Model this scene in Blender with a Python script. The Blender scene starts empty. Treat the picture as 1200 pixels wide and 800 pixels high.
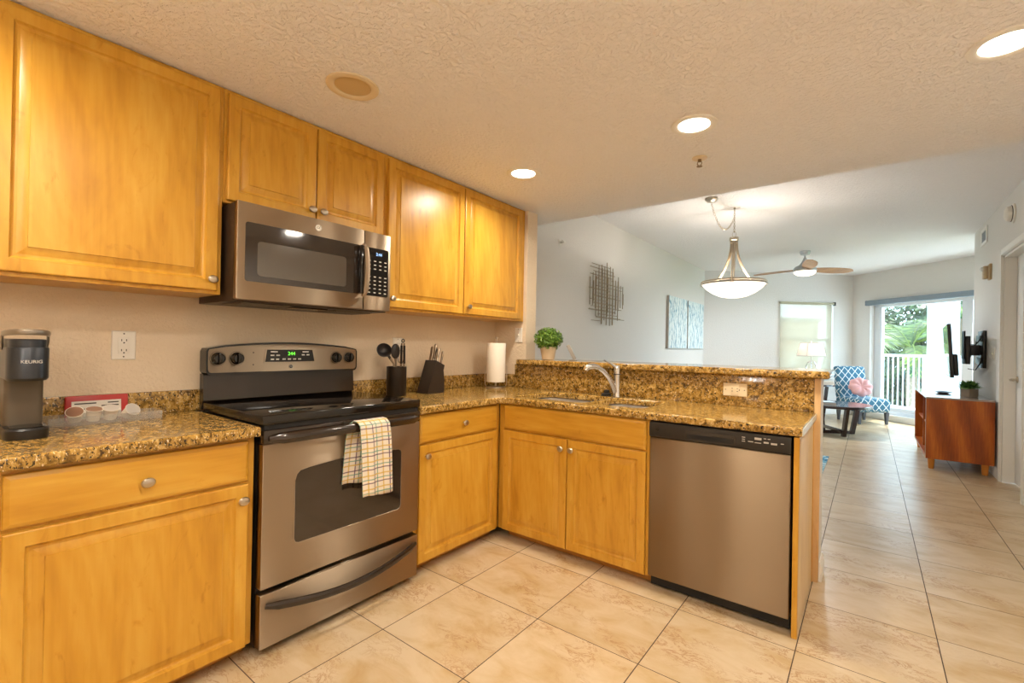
import bpy, bmesh, math, random
from mathutils import Vector, Matrix
random.seed(7)
C = bpy.context.scene.collection
SC = bpy.context.scene
PI = math.pi

# ------------------------------------------------------------------ camera, light, exposure
cam_data = bpy.data.cameras.new('camera')
cam = bpy.data.objects.new('camera', cam_data); C.objects.link(cam)
YAW, PITCH, ROLL = 0.64183, 0.00387, 0.01825
_c, _s = math.cos(YAW), math.sin(YAW)
_r = Vector((_c, _s, 0)); _f = Vector((-_s, _c, 0)); _u = Vector((0, 0, 1))
_f2 = _f*math.cos(PITCH) + _u*math.sin(PITCH); _u2 = _u*math.cos(PITCH) - _f*math.sin(PITCH)
_r3 = _r*math.cos(ROLL) + _u2*math.sin(ROLL); _u3 = _u2*math.cos(ROLL) - _r*math.sin(ROLL)
mw = Matrix((_r3, _u3, -_f2)).transposed().to_4x4(); mw.translation = (0, 0, 1.235)
cam.matrix_world = mw
cam_data.sensor_width = 36; cam_data.lens = 540.88/1200*36
cam_data.shift_x = -14.8/1200; cam_data.shift_y = 3.21/1200
cam_data.clip_start = 0.02
SC.camera = cam
SC.view_settings.view_transform = 'Standard'; SC.view_settings.look = 'None'
SC.view_settings.gamma = 1.0; SC.view_settings.use_curve_mapping = False
SC.view_settings.exposure = 0.48

KEL_WARM = (1.0, 0.92, 0.79)
FILL_GLOBE_W = 140.0
LAMP_W = 10.0          # each recessed kitchen lamp
SKY = 8.0
w = bpy.data.worlds.new('world'); SC.world = w; w.use_nodes = True
bg = w.node_tree.nodes['Background']
bg.inputs[0].default_value = (0.60, 0.80, 1.0, 1); bg.inputs[1].default_value = SKY
sd = bpy.data.lights.new('sun', 'SUN'); sd.energy = 8.0; sd.angle = 0.01; sd.color = (1, 0.95, 0.86)
sun = bpy.data.objects.new('sun', sd); C.objects.link(sun)
sun.rotation_euler = Vector((-0.16, -0.42, -0.89)).to_track_quat('-Z', 'Y').to_euler()

# ------------------------------------------------------------------ helpers
def lin(r, g, b):
    f = lambda v: (v/255/12.92) if v/255 <= 0.04045 else ((v/255+0.055)/1.055)**2.4
    return (f(r), f(g), f(b), 1)

def new_mat(name):
    m = bpy.data.materials.new(name); m.use_nodes = True
    return m, m.node_tree.nodes, m.node_tree.links, m.node_tree.nodes['Principled BSDF']

def pmat(name, col, rough=0.5, metal=0.0, bump=None, spec=None, emit=None, estr=0, coat=0, trans=0, subs=0):
    m, n, l, b = new_mat(name)
    b.inputs['Base Color'].default_value = col
    b.inputs['Roughness'].default_value = rough
    b.inputs['Metallic'].default_value = metal
    if spec is not None: b.inputs['Specular IOR Level'].default_value = spec
    if coat: b.inputs['Coat Weight'].default_value = coat; b.inputs['Coat Roughness'].default_value = 0.08
    if trans: b.inputs['Transmission Weight'].default_value = trans
    if emit: b.inputs['Emission Color'].default_value = emit; b.inputs['Emission Strength'].default_value = estr
    if bump:
        t = n.new('ShaderNodeTexCoord'); nz = n.new('ShaderNodeTexNoise'); bp = n.new('ShaderNodeBump')
        nz.inputs['Scale'].default_value = bump[0]; nz.inputs['Detail'].default_value = 3
        bp.inputs['Strength'].default_value = bump[1]; bp.inputs['Distance'].default_value = bump[2] if len(bump) > 2 else 0.01
        l.new(t.outputs['Object'], nz.inputs['Vector']); l.new(nz.outputs[0], bp.inputs['Height']); l.new(bp.outputs[0], b.inputs['Normal'])
    return m

def ramp(n, stops, interp='LINEAR'):
    r = n.new('ShaderNodeValToRGB'); r.color_ramp.interpolation = interp
    e = r.color_ramp.elements
    while len(e) < len(stops): e.new(0.5)
    for i, (p, c) in enumerate(stops): e[i].position = p; e[i].color = c
    return r

def mix(n, l, fac, a, b, mode='MIX'):
    x = n.new('ShaderNodeMix'); x.data_type = 'RGBA'; x.blend_type = mode
    for sock, v in ((x.inputs[0], fac), (x.inputs[6], a), (x.inputs[7], b)):
        if hasattr(v, 'is_linked') or isinstance(v, bpy.types.NodeSocket): l.new(v, sock)
        else: sock.default_value = v
    return x.outputs[2]

def mth(n, l, op, a, b=None, c=None):
    x = n.new('ShaderNodeMath'); x.operation = op
    for i, v in enumerate((a, b, c)):
        if v is None: continue
        if isinstance(v, bpy.types.NodeSocket): l.new(v, x.inputs[i])
        else: x.inputs[i].default_value = v
    return x.outputs[0]

def noise(n, l, vec, scale, detail=4, rough=0.5, dist=0.0):
    z = n.new('ShaderNodeTexNoise'); z.inputs['Scale'].default_value = scale; z.inputs['Detail'].default_value = detail
    z.inputs['Roughness'].default_value = rough; z.inputs['Distortion'].default_value = dist
    l.new(vec, z.inputs['Vector']); return z.outputs[0]

def mapping(n, l, vec, scale=(1, 1, 1), loc=(0, 0, 0), rot=(0, 0, 0)):
    m = n.new('ShaderNodeMapping'); m.inputs['Scale'].default_value = scale; m.inputs['Location'].default_value = loc
    m.inputs['Rotation'].default_value = rot; l.new(vec, m.inputs['Vector']); return m.outputs[0]

def wood(name, axis, c_dark, c_mid, c_light, rough=0.32, big=1.0):
    m, n, l, b = new_mat(name)
    tc = n.new('ShaderNodeTexCoord'); oi = n.new('ShaderNodeObjectInfo')
    add = n.new('ShaderNodeVectorMath'); add.operation = 'ADD'
    cmb = n.new('ShaderNodeCombineXYZ'); k = mth(n, l, 'MULTIPLY', oi.outputs['Random'], 37.0)
    for i in range(3): l.new(k, cmb.inputs[i])
    l.new(tc.outputs['Object'], add.inputs[0]); l.new(cmb.outputs[0], add.inputs[1])
    v = add.outputs[0]
    s1 = [5*big, 5*big, 5*big]; s1[axis] = 0.9*big
    s2 = [90, 90, 90]; s2[axis] = 2.5
    s3 = [3, 3, 3]; s3[axis] = 1.4
    a = noise(n, l, mapping(n, l, v, s1), 1.0, 5, 0.55, 1.3)
    f = noise(n, l, mapping(n, l, v, s2), 1.0, 2, 0.5, 0.2)
    g = noise(n, l, mapping(n, l, v, s3), 1.0, 3, 0.5, 2.2)
    h = mth(n, l, 'ADD', mth(n, l, 'MULTIPLY', a, 0.62), mth(n, l, 'MULTIPLY', g, 0.38))
    h = mth(n, l, 'ADD', h, mth(n, l, 'MULTIPLY', mth(n, l, 'SUBTRACT', f, 0.5), 0.16))
    wv = n.new('ShaderNodeTexWave'); wv.wave_type = 'BANDS'; wv.bands_direction = 'DIAGONAL'
    wv.inputs['Scale'].default_value = 1.0; wv.inputs['Distortion'].default_value = 7.0; wv.inputs['Detail'].default_value = 4; wv.inputs['Detail Scale'].default_value = 1.6
    s4 = [13, 13, 13]; s4[axis] = 2.2
    l.new(mapping(n, l, v, s4), wv.inputs['Vector'])
    s5 = [9, 9, 9]; s5[axis] = 3.5
    kn = noise(n, l, mapping(n, l, v, s5), 1.0, 6, 0.6, 3.0)
    kr = ramp(n, [(0.30, (1, 1, 1, 1)), (0.40, (0, 0, 0, 1))]); l.new(kn, kr.inputs[0])
    h = mth(n, l, 'ADD', h, mth(n, l, 'MULTIPLY', mth(n, l, 'SUBTRACT', wv.outputs[0], 0.5), 0.055))
    h = mth(n, l, 'SUBTRACT', h, mth(n, l, 'MULTIPLY', kr.outputs[0], 0.13))
    r = ramp(n, [(0.22, c_dark), (0.48, c_mid), (0.72, c_light)]); l.new(h, r.inputs[0])
    l.new(r.outputs[0], b.inputs['Base Color'])
    b.inputs['Roughness'].default_value = rough
    return m

class B:
    """collects shapes into one bmesh (local coordinates of the thing it will hang under)"""
    def __init__(s): s.bm = bmesh.new()
    def box(s, x0, x1, y0, y1, z0, z1, bev=0.0, seg=2, M=None):
        g = bmesh.ops.create_cube(s.bm, size=1.0)
        vs = g['verts']
        for v in vs:
            v.co = Vector(((x0+x1)/2 + v.co.x*(x1-x0), (y0+y1)/2 + v.co.y*(y1-y0), (z0+z1)/2 + v.co.z*(z1-z0)))
        if bev > 0:
            es = list({e for v in vs for e in v.link_edges})
            r = bmesh.ops.bevel(s.bm, geom=es, offset=bev, segments=seg, profile=0.5, affect='EDGES')
            vs = list({v for f in r['faces'] for v in f.verts} | {v for v in vs if v.is_valid})
        if M is not None:
            for v in vs: v.co = M @ v.co
        return s
    def loft(s, rings, cap0=True, cap1=True, closed=True):
        R = [[s.bm.verts.new(p) for p in ring] for ring in rings]
        m = len(R[0])
        for a, b in zip(R[:-1], R[1:]):
            for i in range(m if closed else m-1):
                j = (i+1) % m
                try: s.bm.faces.new((a[i], a[j], b[j], b[i]))
                except ValueError: pass
        if cap0 and m > 2: s.bm.faces.new(list(reversed(R[0])))
        if cap1 and m > 2: s.bm.faces.new(R[-1])
        return s
    def lathe(s, prof, c=(0, 0, 0), ax='z', seg=24, cap=True, sx=1.0, sy=1.0, M=None):
        rings = []
        for r, t in prof:
            ring = []
            for i in range(seg):
                a = 2*PI*i/seg; u, v = r*sx*math.cos(a), r*sy*math.sin(a)
                if ax == 'z': p = Vector((u, v, t))
                elif ax == 'y': p = Vector((u, -t, v))     # grows towards -y
                else: p = Vector((t, u, v))
                p = p + Vector(c)
                if M is not None: p = M @ p
                ring.append(p)
            rings.append(ring)
        return s.loft(rings, cap, cap)
    def tube(s, pts, r, seg=8, cap=True, ry=None, up=None):
        pts = [Vector(p) for p in pts]; n = len(pts)
        rr = r if isinstance(r, (list, tuple)) else [r]*n
        rings = []; prev = Vector(up) if up else None
        for i, p in enumerate(pts):
            t = (pts[min(i+1, n-1)] - pts[max(i-1, 0)]).normalized()
            if prev is None:
                prev = Vector((0, 0, 1)) if abs(t.z) < 0.9 else Vector((1, 0, 0))
            nx = (prev - t*prev.dot(t)).normalized(); ny = t.cross(nx)
            if not up: prev = nx
            q = ry if ry is not None else rr[i]
            if isinstance(q, (list, tuple)): q = q[i]
            rings.append([p + nx*rr[i]*math.cos(2*PI*k/seg) + ny*q*math.sin(2*PI*k/seg) for k in range(seg)])
        return s.loft(rings, cap, cap)
    def ball(s, c, r, seg=16, rings=10, sc=(1, 1, 1)):
        prof = [(max(1e-4, r*math.sin(PI*i/rings)), -r*math.cos(PI*i/rings)) for i in range(rings+1)]
        rg = []
        for rad, t in prof:
            rg.append([Vector((c[0]+rad*sc[0]*math.cos(2*PI*k/seg), c[1]+rad*sc[1]*math.sin(2*PI*k/seg), c[2]+t*sc[2])) for k in range(seg)])
        return s.loft(rg)
    def torus(s, c, R, r, n1=20, n2=8, M=None):
        vs = []
        for i in range(n1):
            a = 2*PI*i/n1
            row = []
            for j in range(n2):
                b = 2*PI*j/n2
                p = Vector(((R+r*math.cos(b))*math.cos(a), (R+r*math.cos(b))*math.sin(a), r*math.sin(b)))
                if M is not None: p = M @ p
                row.append(s.bm.verts.new(p + Vector(c)))
            vs.append(row)
        for i in range(n1):
            for j in range(n2):
                s.bm.faces.new((vs[i][j], vs[(i+1) % n1][j], vs[(i+1) % n1][(j+1) % n2], vs[i][(j+1) % n2]))
        return s
    def prism(s, poly, t0, t1, ax='z'):
        """polygon (a,b) extruded along ax between t0 and t1; ax 'y' takes (x,z), ax 'x' takes (y,z)"""
        def P(a, b, t): return Vector((a, b, t)) if ax == 'z' else (Vector((a, t, b)) if ax == 'y' else Vector((t, a, b)))
        return s.loft([[P(a, b, t0) for a, b in poly], [P(a, b, t1) for a, b in poly]])
    def quad(s, *p):
        s.bm.faces.new([s.bm.verts.new(q) for q in p]); return s
    def xf(s, M):
        bmesh.ops.transform(s.bm, matrix=M, verts=s.bm.verts[:]); return s

def finish(me, m, sharp=32):
    if m is not None: me.materials.append(m)
    for p in me.polygons: p.use_smooth = True
    try: me.set_sharp_from_angle(angle=math.radians(sharp))
    except Exception: pass

def obj(name, b, m, parent=None, label=None, sharp=32, origin=True, wn=True):
    """link the collected shapes as ONE mesh object; top-level meshes get their origin at the base"""
    me = bpy.data.meshes.new(name)
    if isinstance(b, B):
        bmesh.ops.recalc_face_normals(b.bm, faces=b.bm.faces[:])
        b.bm.to_mesh(me); b.bm.free()
    else: me = b
    finish(me, m, sharp)
    o = bpy.data.objects.new(name, me); C.objects.link(o)
    if parent is not None: o.parent = parent
    elif origin and len(me.vertices):
        xs = [v.co.x for v in me.vertices]; ys = [v.co.y for v in me.vertices]; zs = [v.co.z for v in me.vertices]
        c = Vector(((min(xs)+max(xs))/2, (min(ys)+max(ys))/2, min(zs)))
        me.transform(Matrix.Translation(-c)); o.location = c
    if label: o['label'] = label
    return o

def tag(o, label, cat, group=None):
    o['label'] = label; o['category'] = cat
    if group: o['group'] = group
    return o

def thing(name, label, cat, loc=(0, 0, 0), rz=0.0, group=None):
    o = bpy.data.objects.new(name, None); C.objects.link(o)
    o.empty_display_size = 0.05; o.location = loc; o.rotation_euler = (0, 0, rz)
    return tag(o, label, cat, group)

def struct(name, b, m, parent=None, origin=False):
    o = obj(name, b, m, parent, origin=origin); o['kind'] = 'structure'; return o

def curve_slab(outer, holes, z0, z1, bev=0.0, res=2):
    """a flat slab from 2D outlines, with holes and rounded edges"""
    cu = bpy.data.curves.new('slab', 'CURVE'); cu.dimensions = '2D'; cu.fill_mode = 'BOTH'
    for poly in [outer]+holes:
        sp = cu.splines.new('POLY'); sp.points.add(len(poly)-1); sp.use_cyclic_u = True
        for p, q in zip(sp.points, poly): p.co = (q[0], q[1], 0, 1)
    cu.extrude = (z1-z0)/2 - bev; cu.bevel_depth = bev; cu.bevel_resolution = res; cu.offset = -bev
    o = bpy.data.objects.new('slab', cu); C.objects.link(o)
    dg = bpy.context.evaluated_depsgraph_get(); dg.update()
    me = bpy.data.meshes.new_from_object(o.evaluated_get(dg))
    bpy.data.objects.remove(o); bpy.data.curves.remove(cu)
    me.transform(Matrix.Translation((0, 0, (z0+z1)/2)))
    return me

def rrect(x0, x1, y0, y1, r, n=5):
    out = []
    for cx, cy, a0 in ((x1-r, y1-r, 0), (x0+r, y1-r, 90), (x0+r, y0+r, 180), (x1-r, y0+r, 270)):
        for i in range(n+1):
            a = math.radians(a0+90*i/n); out.append((cx+r*math.cos(a), cy+r*math.sin(a)))
    return out

def text_mesh(txt, size, depth=0.0006, align='CENTER'):
    cu = bpy.data.curves.new('t', 'FONT'); cu.body = txt; cu.size = size; cu.extrude = depth; cu.align_x = align; cu.align_y = 'CENTER'
    o = bpy.data.objects.new('t', cu); C.objects.link(o)
    dg = bpy.context.evaluated_depsgraph_get(); dg.update()
    me = bpy.data.meshes.new_from_object(o.evaluated_get(dg))
    bpy.data.objects.remove(o); bpy.data.curves.remove(cu)
    me.transform(Matrix.Rotation(PI/2, 4, 'X'))        # stands up, reads from -y
    return me

def text_obj(name, txt, size, loc, m, parent, sx=1.0):
    me = text_mesh(txt, size)
    me.transform(Matrix.Translation(loc) @ Matrix.Diagonal((sx, 1, 1, 1)))
    return obj(name, me, m, parent)

def copy_tree(o, parent=None):
    c = o.copy(); C.objects.link(c)
    if parent is not None: c.parent = parent
    for ch in list(o.children): copy_tree(ch, c)
    return c

# ------------------------------------------------------------------ materials
def paint(name, col, scale=70, strength=0.35):
    m, n, l, b = new_mat(name)
    b.inputs['Base Color'].default_value = col; b.inputs['Roughness'].default_value = 0.75
    t = n.new('ShaderNodeTexCoord')
    z = noise(n, l, t.outputs['Object'], scale, 3, 0.5, 0.15)
    r = ramp(n, [(0.42, (0, 0, 0, 1)), (0.58, (1, 1, 1, 1))]); l.new(z, r.inputs[0])
    bp = n.new('ShaderNodeBump'); bp.inputs['Strength'].default_value = strength; bp.inputs['Distance'].default_value = 0.004
    l.new(r.outputs[0], bp.inputs['Height']); l.new(bp.outputs[0], b.inputs['Normal'])
    return m

M_WALL = paint('wall_paint', lin(226, 222, 216), 62, 0.38)
M_WALLK = paint('kitchen_wall_warm_tint', lin(226, 206, 178), 62, 0.38)  # wall beige with warm lamp light and wood bounce mixed into the colour
M_CEIL = paint('ceiling_texture', lin(242, 239, 238), 48, 1.0)
M_TRIM = pmat('white_trim', lin(238, 234, 226), 0.4)
M_DOOR = pmat('white_door', lin(236, 233, 228), 0.45)

M_WOODV = wood('maple_vertical', 2, lin(170, 112, 24), lin(203, 148, 47), lin(217, 169, 70))
M_WOODH = wood('maple_horizontal', 0, lin(170, 112, 24), lin(201, 146, 45), lin(215, 167, 68))
M_WOODD = pmat('maple_shadow_line', lin(190, 132, 62), 0.5)
def cherry():
    m, n, l, b = new_mat('cherry_veneer')
    t = n.new('ShaderNodeTexCoord'); v = t.outputs['Object']
    wv = n.new('ShaderNodeTexWave'); wv.wave_type = 'BANDS'; wv.bands_direction = 'X'; wv.inputs['Scale'].default_value = 1.45
    wv.inputs['Distortion'].default_value = 1.6; wv.inputs['Detail'].default_value = 2; wv.inputs['Detail Scale'].default_value = 0.8
    l.new(mapping(n, l, v, (1, 1, 0.9), rot=(0, 0.22, 0.0)), wv.inputs['Vector'])
    f = noise(n, l, mapping(n, l, v, (70, 70, 5)), 1.0, 4, 0.6, 0.4)
    h = mth(n, l, 'ADD', mth(n, l, 'MULTIPLY', wv.outputs[0], 0.36), mth(n, l, 'MULTIPLY', f, 0.6))
    r = ramp(n, [(0.18, lin(124, 54, 8)), (0.50, lin(164, 78, 14)), (0.85, lin(206, 116, 32))]); l.new(h, r.inputs[0])
    l.new(r.outputs[0], b.inputs['Base Color']); b.inputs['Roughness'].default_value = 0.3; return m
M_CHERRY = cherry()
M_OAKLEG = pmat('honey_leg', lin(196, 122, 40), 0.35)

def granite():
    m, n, l, b = new_mat('granite')
    t = n.new('ShaderNodeTexCoord'); v = t.outputs['Object']
    vd = mapping(n, l, v, (1, 1.5, 1), rot=(0.4, 0.5, 0.6))
    a = noise(n, l, vd, 36, 6, 0.66, 0.5)
    r1 = ramp(n, [(0.32, lin(62, 42, 18)), (0.43, lin(132, 98, 40)), (0.54, lin(178, 138, 66)), (0.66, lin(206, 172, 108))]); l.new(a, r1.inputs[0])
    d = noise(n, l, vd, 85, 3, 0.62, 0.5)
    r2 = ramp(n, [(0.385, (1, 1, 1, 1)), (0.43, (0, 0, 0, 1))]); l.new(d, r2.inputs[0])
    c = mix(n, l, r2.outputs[0], r1.outputs[0], lin(38, 26, 16))
    e = noise(n, l, vd, 120, 2, 0.5, 0.3)
    r3 = ramp(n, [(0.62, (0, 0, 0, 1)), (0.70, (1, 1, 1, 1))]); l.new(e, r3.inputs[0])
    c = mix(n, l, r3.outputs[0], c, lin(230, 206, 160))
    l.new(c, b.inputs['Base Color']); b.inputs['Roughness'].default_value = 0.13
    return m
M_GRAN = granite()
M_GRANEDGE = pmat('pale_slab_edge', lin(214, 212, 196), 0.2, bump=(60, 0.1))  # even pale tone for the counter's end edge

def tiles():
    m, n, l, b = new_mat('floor_tile')
    S = 0.47985
    t = n.new('ShaderNodeTexCoord'); sp = n.new('ShaderNodeSeparateXYZ'); l.new(t.outputs['Object'], sp.inputs[0])
    def cell(s, off):
        q = mth(n, l, 'DIVIDE', mth(n, l, 'SUBTRACT', s, off), S)
        fl = mth(n, l, 'FLOOR', q); fr = mth(n, l, 'SUBTRACT', q, fl)
        e = mth(n, l, 'MINIMUM', fr, mth(n, l, 'SUBTRACT', 1.0, fr))
        return fl, e
    ix, ex = cell(sp.outputs[0], -1.6701); iy, ey = cell(sp.outputs[1], 2.2086)
    gx = mth(n, l, 'LESS_THAN', ex, 0.0042); gy = mth(n, l, 'LESS_THAN', ey, 0.0036)
    g = mth(n, l, 'MAXIMUM', gx, gy)
    cmb = n.new('ShaderNodeCombineXYZ'); l.new(ix, cmb.inputs[0]); l.new(iy, cmb.inputs[1])
    wn = n.new('ShaderNodeTexWhiteNoise'); wn.noise_dimensions = '3D'; l.new(cmb.outputs[0], wn.inputs[0])
    off = n.new('ShaderNodeVectorMath'); off.operation = 'MULTIPLY_ADD'
    l.new(wn.outputs['Color'], off.inputs[0]); off.inputs[1].default_value = (9, 9, 9); l.new(t.outputs['Object'], off.inputs[2])
    v = mapping(n, l, off.outputs[0], (1, 1.8, 1), rot=(0, 0, 0.35))
    a = noise(n, l, v, 4.0, 7, 0.6, 0.5)
    r1 = ramp(n, [(0.30, lin(178, 148, 102)), (0.45, lin(190, 165, 128)), (0.62, lin(200, 179, 148))]); l.new(a, r1.inputs[0])
    q = noise(n, l, v, 10.0, 9, 0.72, 0.7)
    vein = mth(n, l, 'ABSOLUTE', mth(n, l, 'SUBTRACT', q, 0.5))
    r2 = ramp(n, [(0.0, (1, 1, 1, 1)), (0.010, (0.7, 0.7, 0.7, 1)), (0.028, (0, 0, 0, 1))]); l.new(vein, r2.inputs[0])
    msk = noise(n, l, v, 2.6, 2, 0.5, 0.5)
    r3 = ramp(n, [(0.48, (0, 0, 0, 1)), (0.62, (0.8, 0.8, 0.8, 1))]); l.new(msk, r3.inputs[0])
    c = mix(n, l, mth(n, l, 'MULTIPLY', r2.outputs[0], r3.outputs[0]), r1.outputs[0], lin(146, 94, 38))
    tint = mth(n, l, 'MULTIPLY_ADD', wn.outputs['Value'], 0.08, 0.95)
    c = mix(n, l, 1.0, c, tint, 'MULTIPLY')
    c = mix(n, l, g, c, lin(66, 48, 34))
    l.new(c, b.inputs['Base Color'])
    rg = mth(n, l, 'MULTIPLY_ADD', g, 0.5, 0.3); l.new(rg, b.inputs['Roughness'])
    bp = n.new('ShaderNodeBump'); bp.inputs['Strength'].default_value = 0.4; bp.inputs['Distance'].default_value = 0.003
    l.new(mth(n, l, 'SUBTRACT', 1.0, g), bp.inputs['Height']); l.new(bp.outputs[0], b.inputs['Normal'])
    return m
M_TILE = tiles()

def steel(name, col, rough, axis, wav=0.0):
    m, n, l, b = new_mat(name)
    b.inputs['Base Color'].default_value = col; b.inputs['Metallic'].default_value = 1.0; b.inputs['Roughness'].default_value = rough
    t = n.new('ShaderNodeTexCoord'); s = [400, 400, 400]; s[axis] = 6
    z = noise(n, l, mapping(n, l, t.outputs['Object'], s), 1.0, 2, 0.5)
    l.new(mth(n, l, 'MULTIPLY_ADD', z, 0.06, rough-0.03), b.inputs['Roughness'])
    b.inputs['Anisotropic'].default_value = 0.97; b.inputs['Anisotropic Rotation'].default_value = 0.25
    tg = n.new('ShaderNodeTangent'); tg.direction_type = 'RADIAL'; tg.axis = 'Z'; l.new(tg.outputs[0], b.inputs['Tangent'])
    bp = n.new('ShaderNodeBump'); bp.inputs['Strength'].default_value = 0.03; bp.inputs['Distance'].default_value = 0.001
    l.new(z, bp.inputs['Height'])
    if wav:
        z2 = noise(n, l, mapping(n, l, t.outputs['Object'], (2.5, 2.5, 1.6)), 1.0, 1, 0.4)
        b2 = n.new('ShaderNodeBump'); b2.inputs['Strength'].default_value = wav; b2.inputs['Distance'].default_value = 0.03
        l.new(z2, b2.inputs['Height']); l.new(bp.outputs[0], b2.inputs['Normal']); l.new(b2.outputs[0], b.inputs['Normal'])
    else: l.new(bp.outputs[0], b.inputs['Normal'])
    return m
M_STEEL = steel('brushed_steel', lin(174, 156, 134), 0.45, 0)
M_STEELDW = steel('brushed_steel_door', lin(154, 134, 110), 0.46, 0, 0.28)
M_SILVER = pmat('brushed_silver', lin(200, 202, 204), 0.35, 1.0)
M_CHROME = pmat('chrome', lin(220, 220, 220), 0.12, 1.0)
M_NICKEL = pmat('brushed_nickel', lin(196, 184, 166), 0.28, 1.0)
M_BLACKG = pmat('black_gloss', lin(20, 16, 13), 0.08, spec=0.6)
M_BLACKS = pmat('black_satin', lin(30, 26, 23), 0.35)
M_BLACKM = pmat('black_matte', lin(26, 24, 22), 0.6)
M_BROWNG = pmat('dark_enamel', lin(44, 33, 25), 0.13, spec=0.6)
M_GLASSDK = pmat('smoked_glass', lin(48, 38, 30), 0.06, spec=0.8)
M_MESHDK = pmat('oven_screen', lin(84, 76, 66), 0.12, spec=0.8)
M_WHITEPL = pmat('white_plastic', lin(232, 226, 214), 0.4)
M_IVORY = pmat('ivory_plastic', lin(226, 206, 170), 0.4)
M_SLOT = pmat('dark_slot', lin(60, 50, 42), 0.6)
M_PRINT = pmat('pale_print', lin(196, 190, 180), 0.5)
M_PRINTD = pmat('dark_print', lin(60, 50, 42), 0.5)
M_REDPRINT = pmat('red_print', lin(170, 60, 40), 0.5)
M_LAMP = pmat('lit_diffuser', lin(255, 250, 240), 0.5, emit=(1, 0.9, 0.74, 1), estr=7.0)
M_GREENLED = pmat('green_digits', lin(20, 60, 10), 0.5, emit=(0.16, 1.0, 0.05, 1), estr=1.4)
M_BLUELED = pmat('blue_digits', lin(40, 70, 120), 0.5, emit=(0.35, 0.6, 1.0, 1), estr=1.3)

def clear(name, tint, refl=0.08, rough=0.02):
    m, n, l, b = new_mat(name)
    out = n['Material Output']; n.remove(b)
    tr = n.new('ShaderNodeBsdfTransparent'); tr.inputs[0].default_value = tint
    gl = n.new('ShaderNodeBsdfGlossy'); gl.inputs['Roughness'].default_value = rough
    fr = n.new('ShaderNodeFresnel'); fr.inputs[0].default_value = 1.45
    mx = n.new('ShaderNodeMixShader')
    l.new(mth(n, l, 'MINIMUM', fr.outputs[0], refl*4), mx.inputs[0]); l.new(tr.outputs[0], mx.inputs[1]); l.new(gl.outputs[0], mx.inputs[2])
    l.new(mx.outputs[0], out.inputs['Surface'])
    return m
M_PANE = clear('window_glass', (0.95, 0.98, 0.97, 1))
def acrylic():
    m, n, l, b = new_mat('clear_acrylic'); b.inputs['Base Color'].default_value = lin(206, 200, 190); b.inputs['Roughness'].default_value = 0.1
    tr = n.new('ShaderNodeBsdfTransparent'); tr.inputs[0].default_value = (0.96, 0.95, 0.93, 1); mx = n.new('ShaderNodeMixShader'); mx.inputs[0].default_value = 0.80
    l.new(b.outputs[0], mx.inputs[1]); l.new(tr.outputs[0], mx.inputs[2]); l.new(mx.outputs[0], n['Material Output'].inputs[0]); return m
M_ACRYL = acrylic()
# ------------------------------------------------------------------ structure
XW = -2.55; XR = 1.04; ZK = 2.33; ZL = 2.745; YS = 3.41
CN = Vector((-0.275, 11.202)); LN = Vector((XW, 9.145))
US = Vector((0.7314, -0.682)); NS = Vector((0.682, 0.7314))        # along / out through the sliding door wall
UD = (LN-CN).normalized(); ND = Vector((UD.y, -UD.x));             # along the diagonal window wall from the corner
if ND.y < 0: ND = -ND
SE = CN + US*4.2

def wall_run(name, A, u, nrm, length, thick, h, openings, m, z0=0.0, s0=0.0):
    """wall from A along u, thickness along nrm, with rectangular openings (s0,s1,z0,z1)"""
    b = B()
    F = Matrix(((u.x, nrm.x, 0, A.x), (u.y, nrm.y, 0, A.y), (0, 0, 1, 0), (0, 0, 0, 1)))
    s = s0
    for (a, c, zl, zh) in openings:
        b.box(s, a, 0, thick, z0, h, M=F)
        if zl > z0: b.box(a, c, 0, thick, z0, zl, M=F)
        if zh < h: b.box(a, c, 0, thick, zh, h, M=F)
        s = c
    b.box(s, length, 0, thick, z0, h, M=F)
    return struct(name, b, m), F

b = B(); b.prism([(XW-0.12, -1.7), (XR+0.2, -1.7), (XR+0.2, 7.98), (SE.x, SE.y), (CN.x, CN.y), (LN.x-0.12, LN.y)], -0.12, 0.0)
struct('floor', b, M_TILE)
b = B()
b.prism([(XW-0.12, YS), (XR+0.2, YS), (XR+0.2, 7.98), (SE.x+0.1, SE.y), (CN.x, CN.y+0.1), (LN.x-0.12, LN.y)], ZL, ZL+0.15)
b.box(XW-0.12, XR+0.2, -1.7, YS, ZK, ZL+0.15)
struct('ceiling', b, M_CEIL)
struct('wall_left', B().box(XW-0.12, XW, -1.7, 3.05, 0, ZK), M_WALLK)
struct('wall_living', B().box(XW-0.12, XW, 3.05, LN.y+0.06, 0, ZL), M_WALL)
struct('wall_back', B().box(XW, XR, -1.7, -1.6, 0, ZK), M_WALLK)
DY0, DY1, DZ = 5.56, 6.375, 2.195
wall_run('wall_right', Vector((XR, -1.7)), Vector((0, 1)), Vector((1, 0)), 9.70, 0.13, ZL, [(DY0+1.7, DY1+1.7, 0, DZ)], M_WALL)
_a = Vector((XR+0.13, 7.9)); _u = (SE-_a); _len = _u.length; _u.normalize()
wall_run('wall_alcove', _a, _u, Vector((_u.y, -_u.x)), _len, 0.1, ZL, [], M_WALL)
struct('wall_return', B().box(XW, -2.222, 2.99, 3.12, 0, ZK), M_WALLK)
struct('wall_peninsula', B().box(-2.222, -0.205, 2.95, 3.10, 0, 1.088), M_WALL)
SL0, SL1 = 0.375, 3.75
W1, FS = wall_run('wall_slider', CN, US, NS, 4.2, 0.17, ZL, [(SL0, SL1, 0.10, 2.14)], M_WALL)
WD0, WD1 = 0.415, 1.52
W2, FD = wall_run('wall_diagonal', CN, UD, ND, (LN-CN).length, 0.14, ZL, [(WD0, WD1, 0.72, 2.205)], M_WALL)

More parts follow.
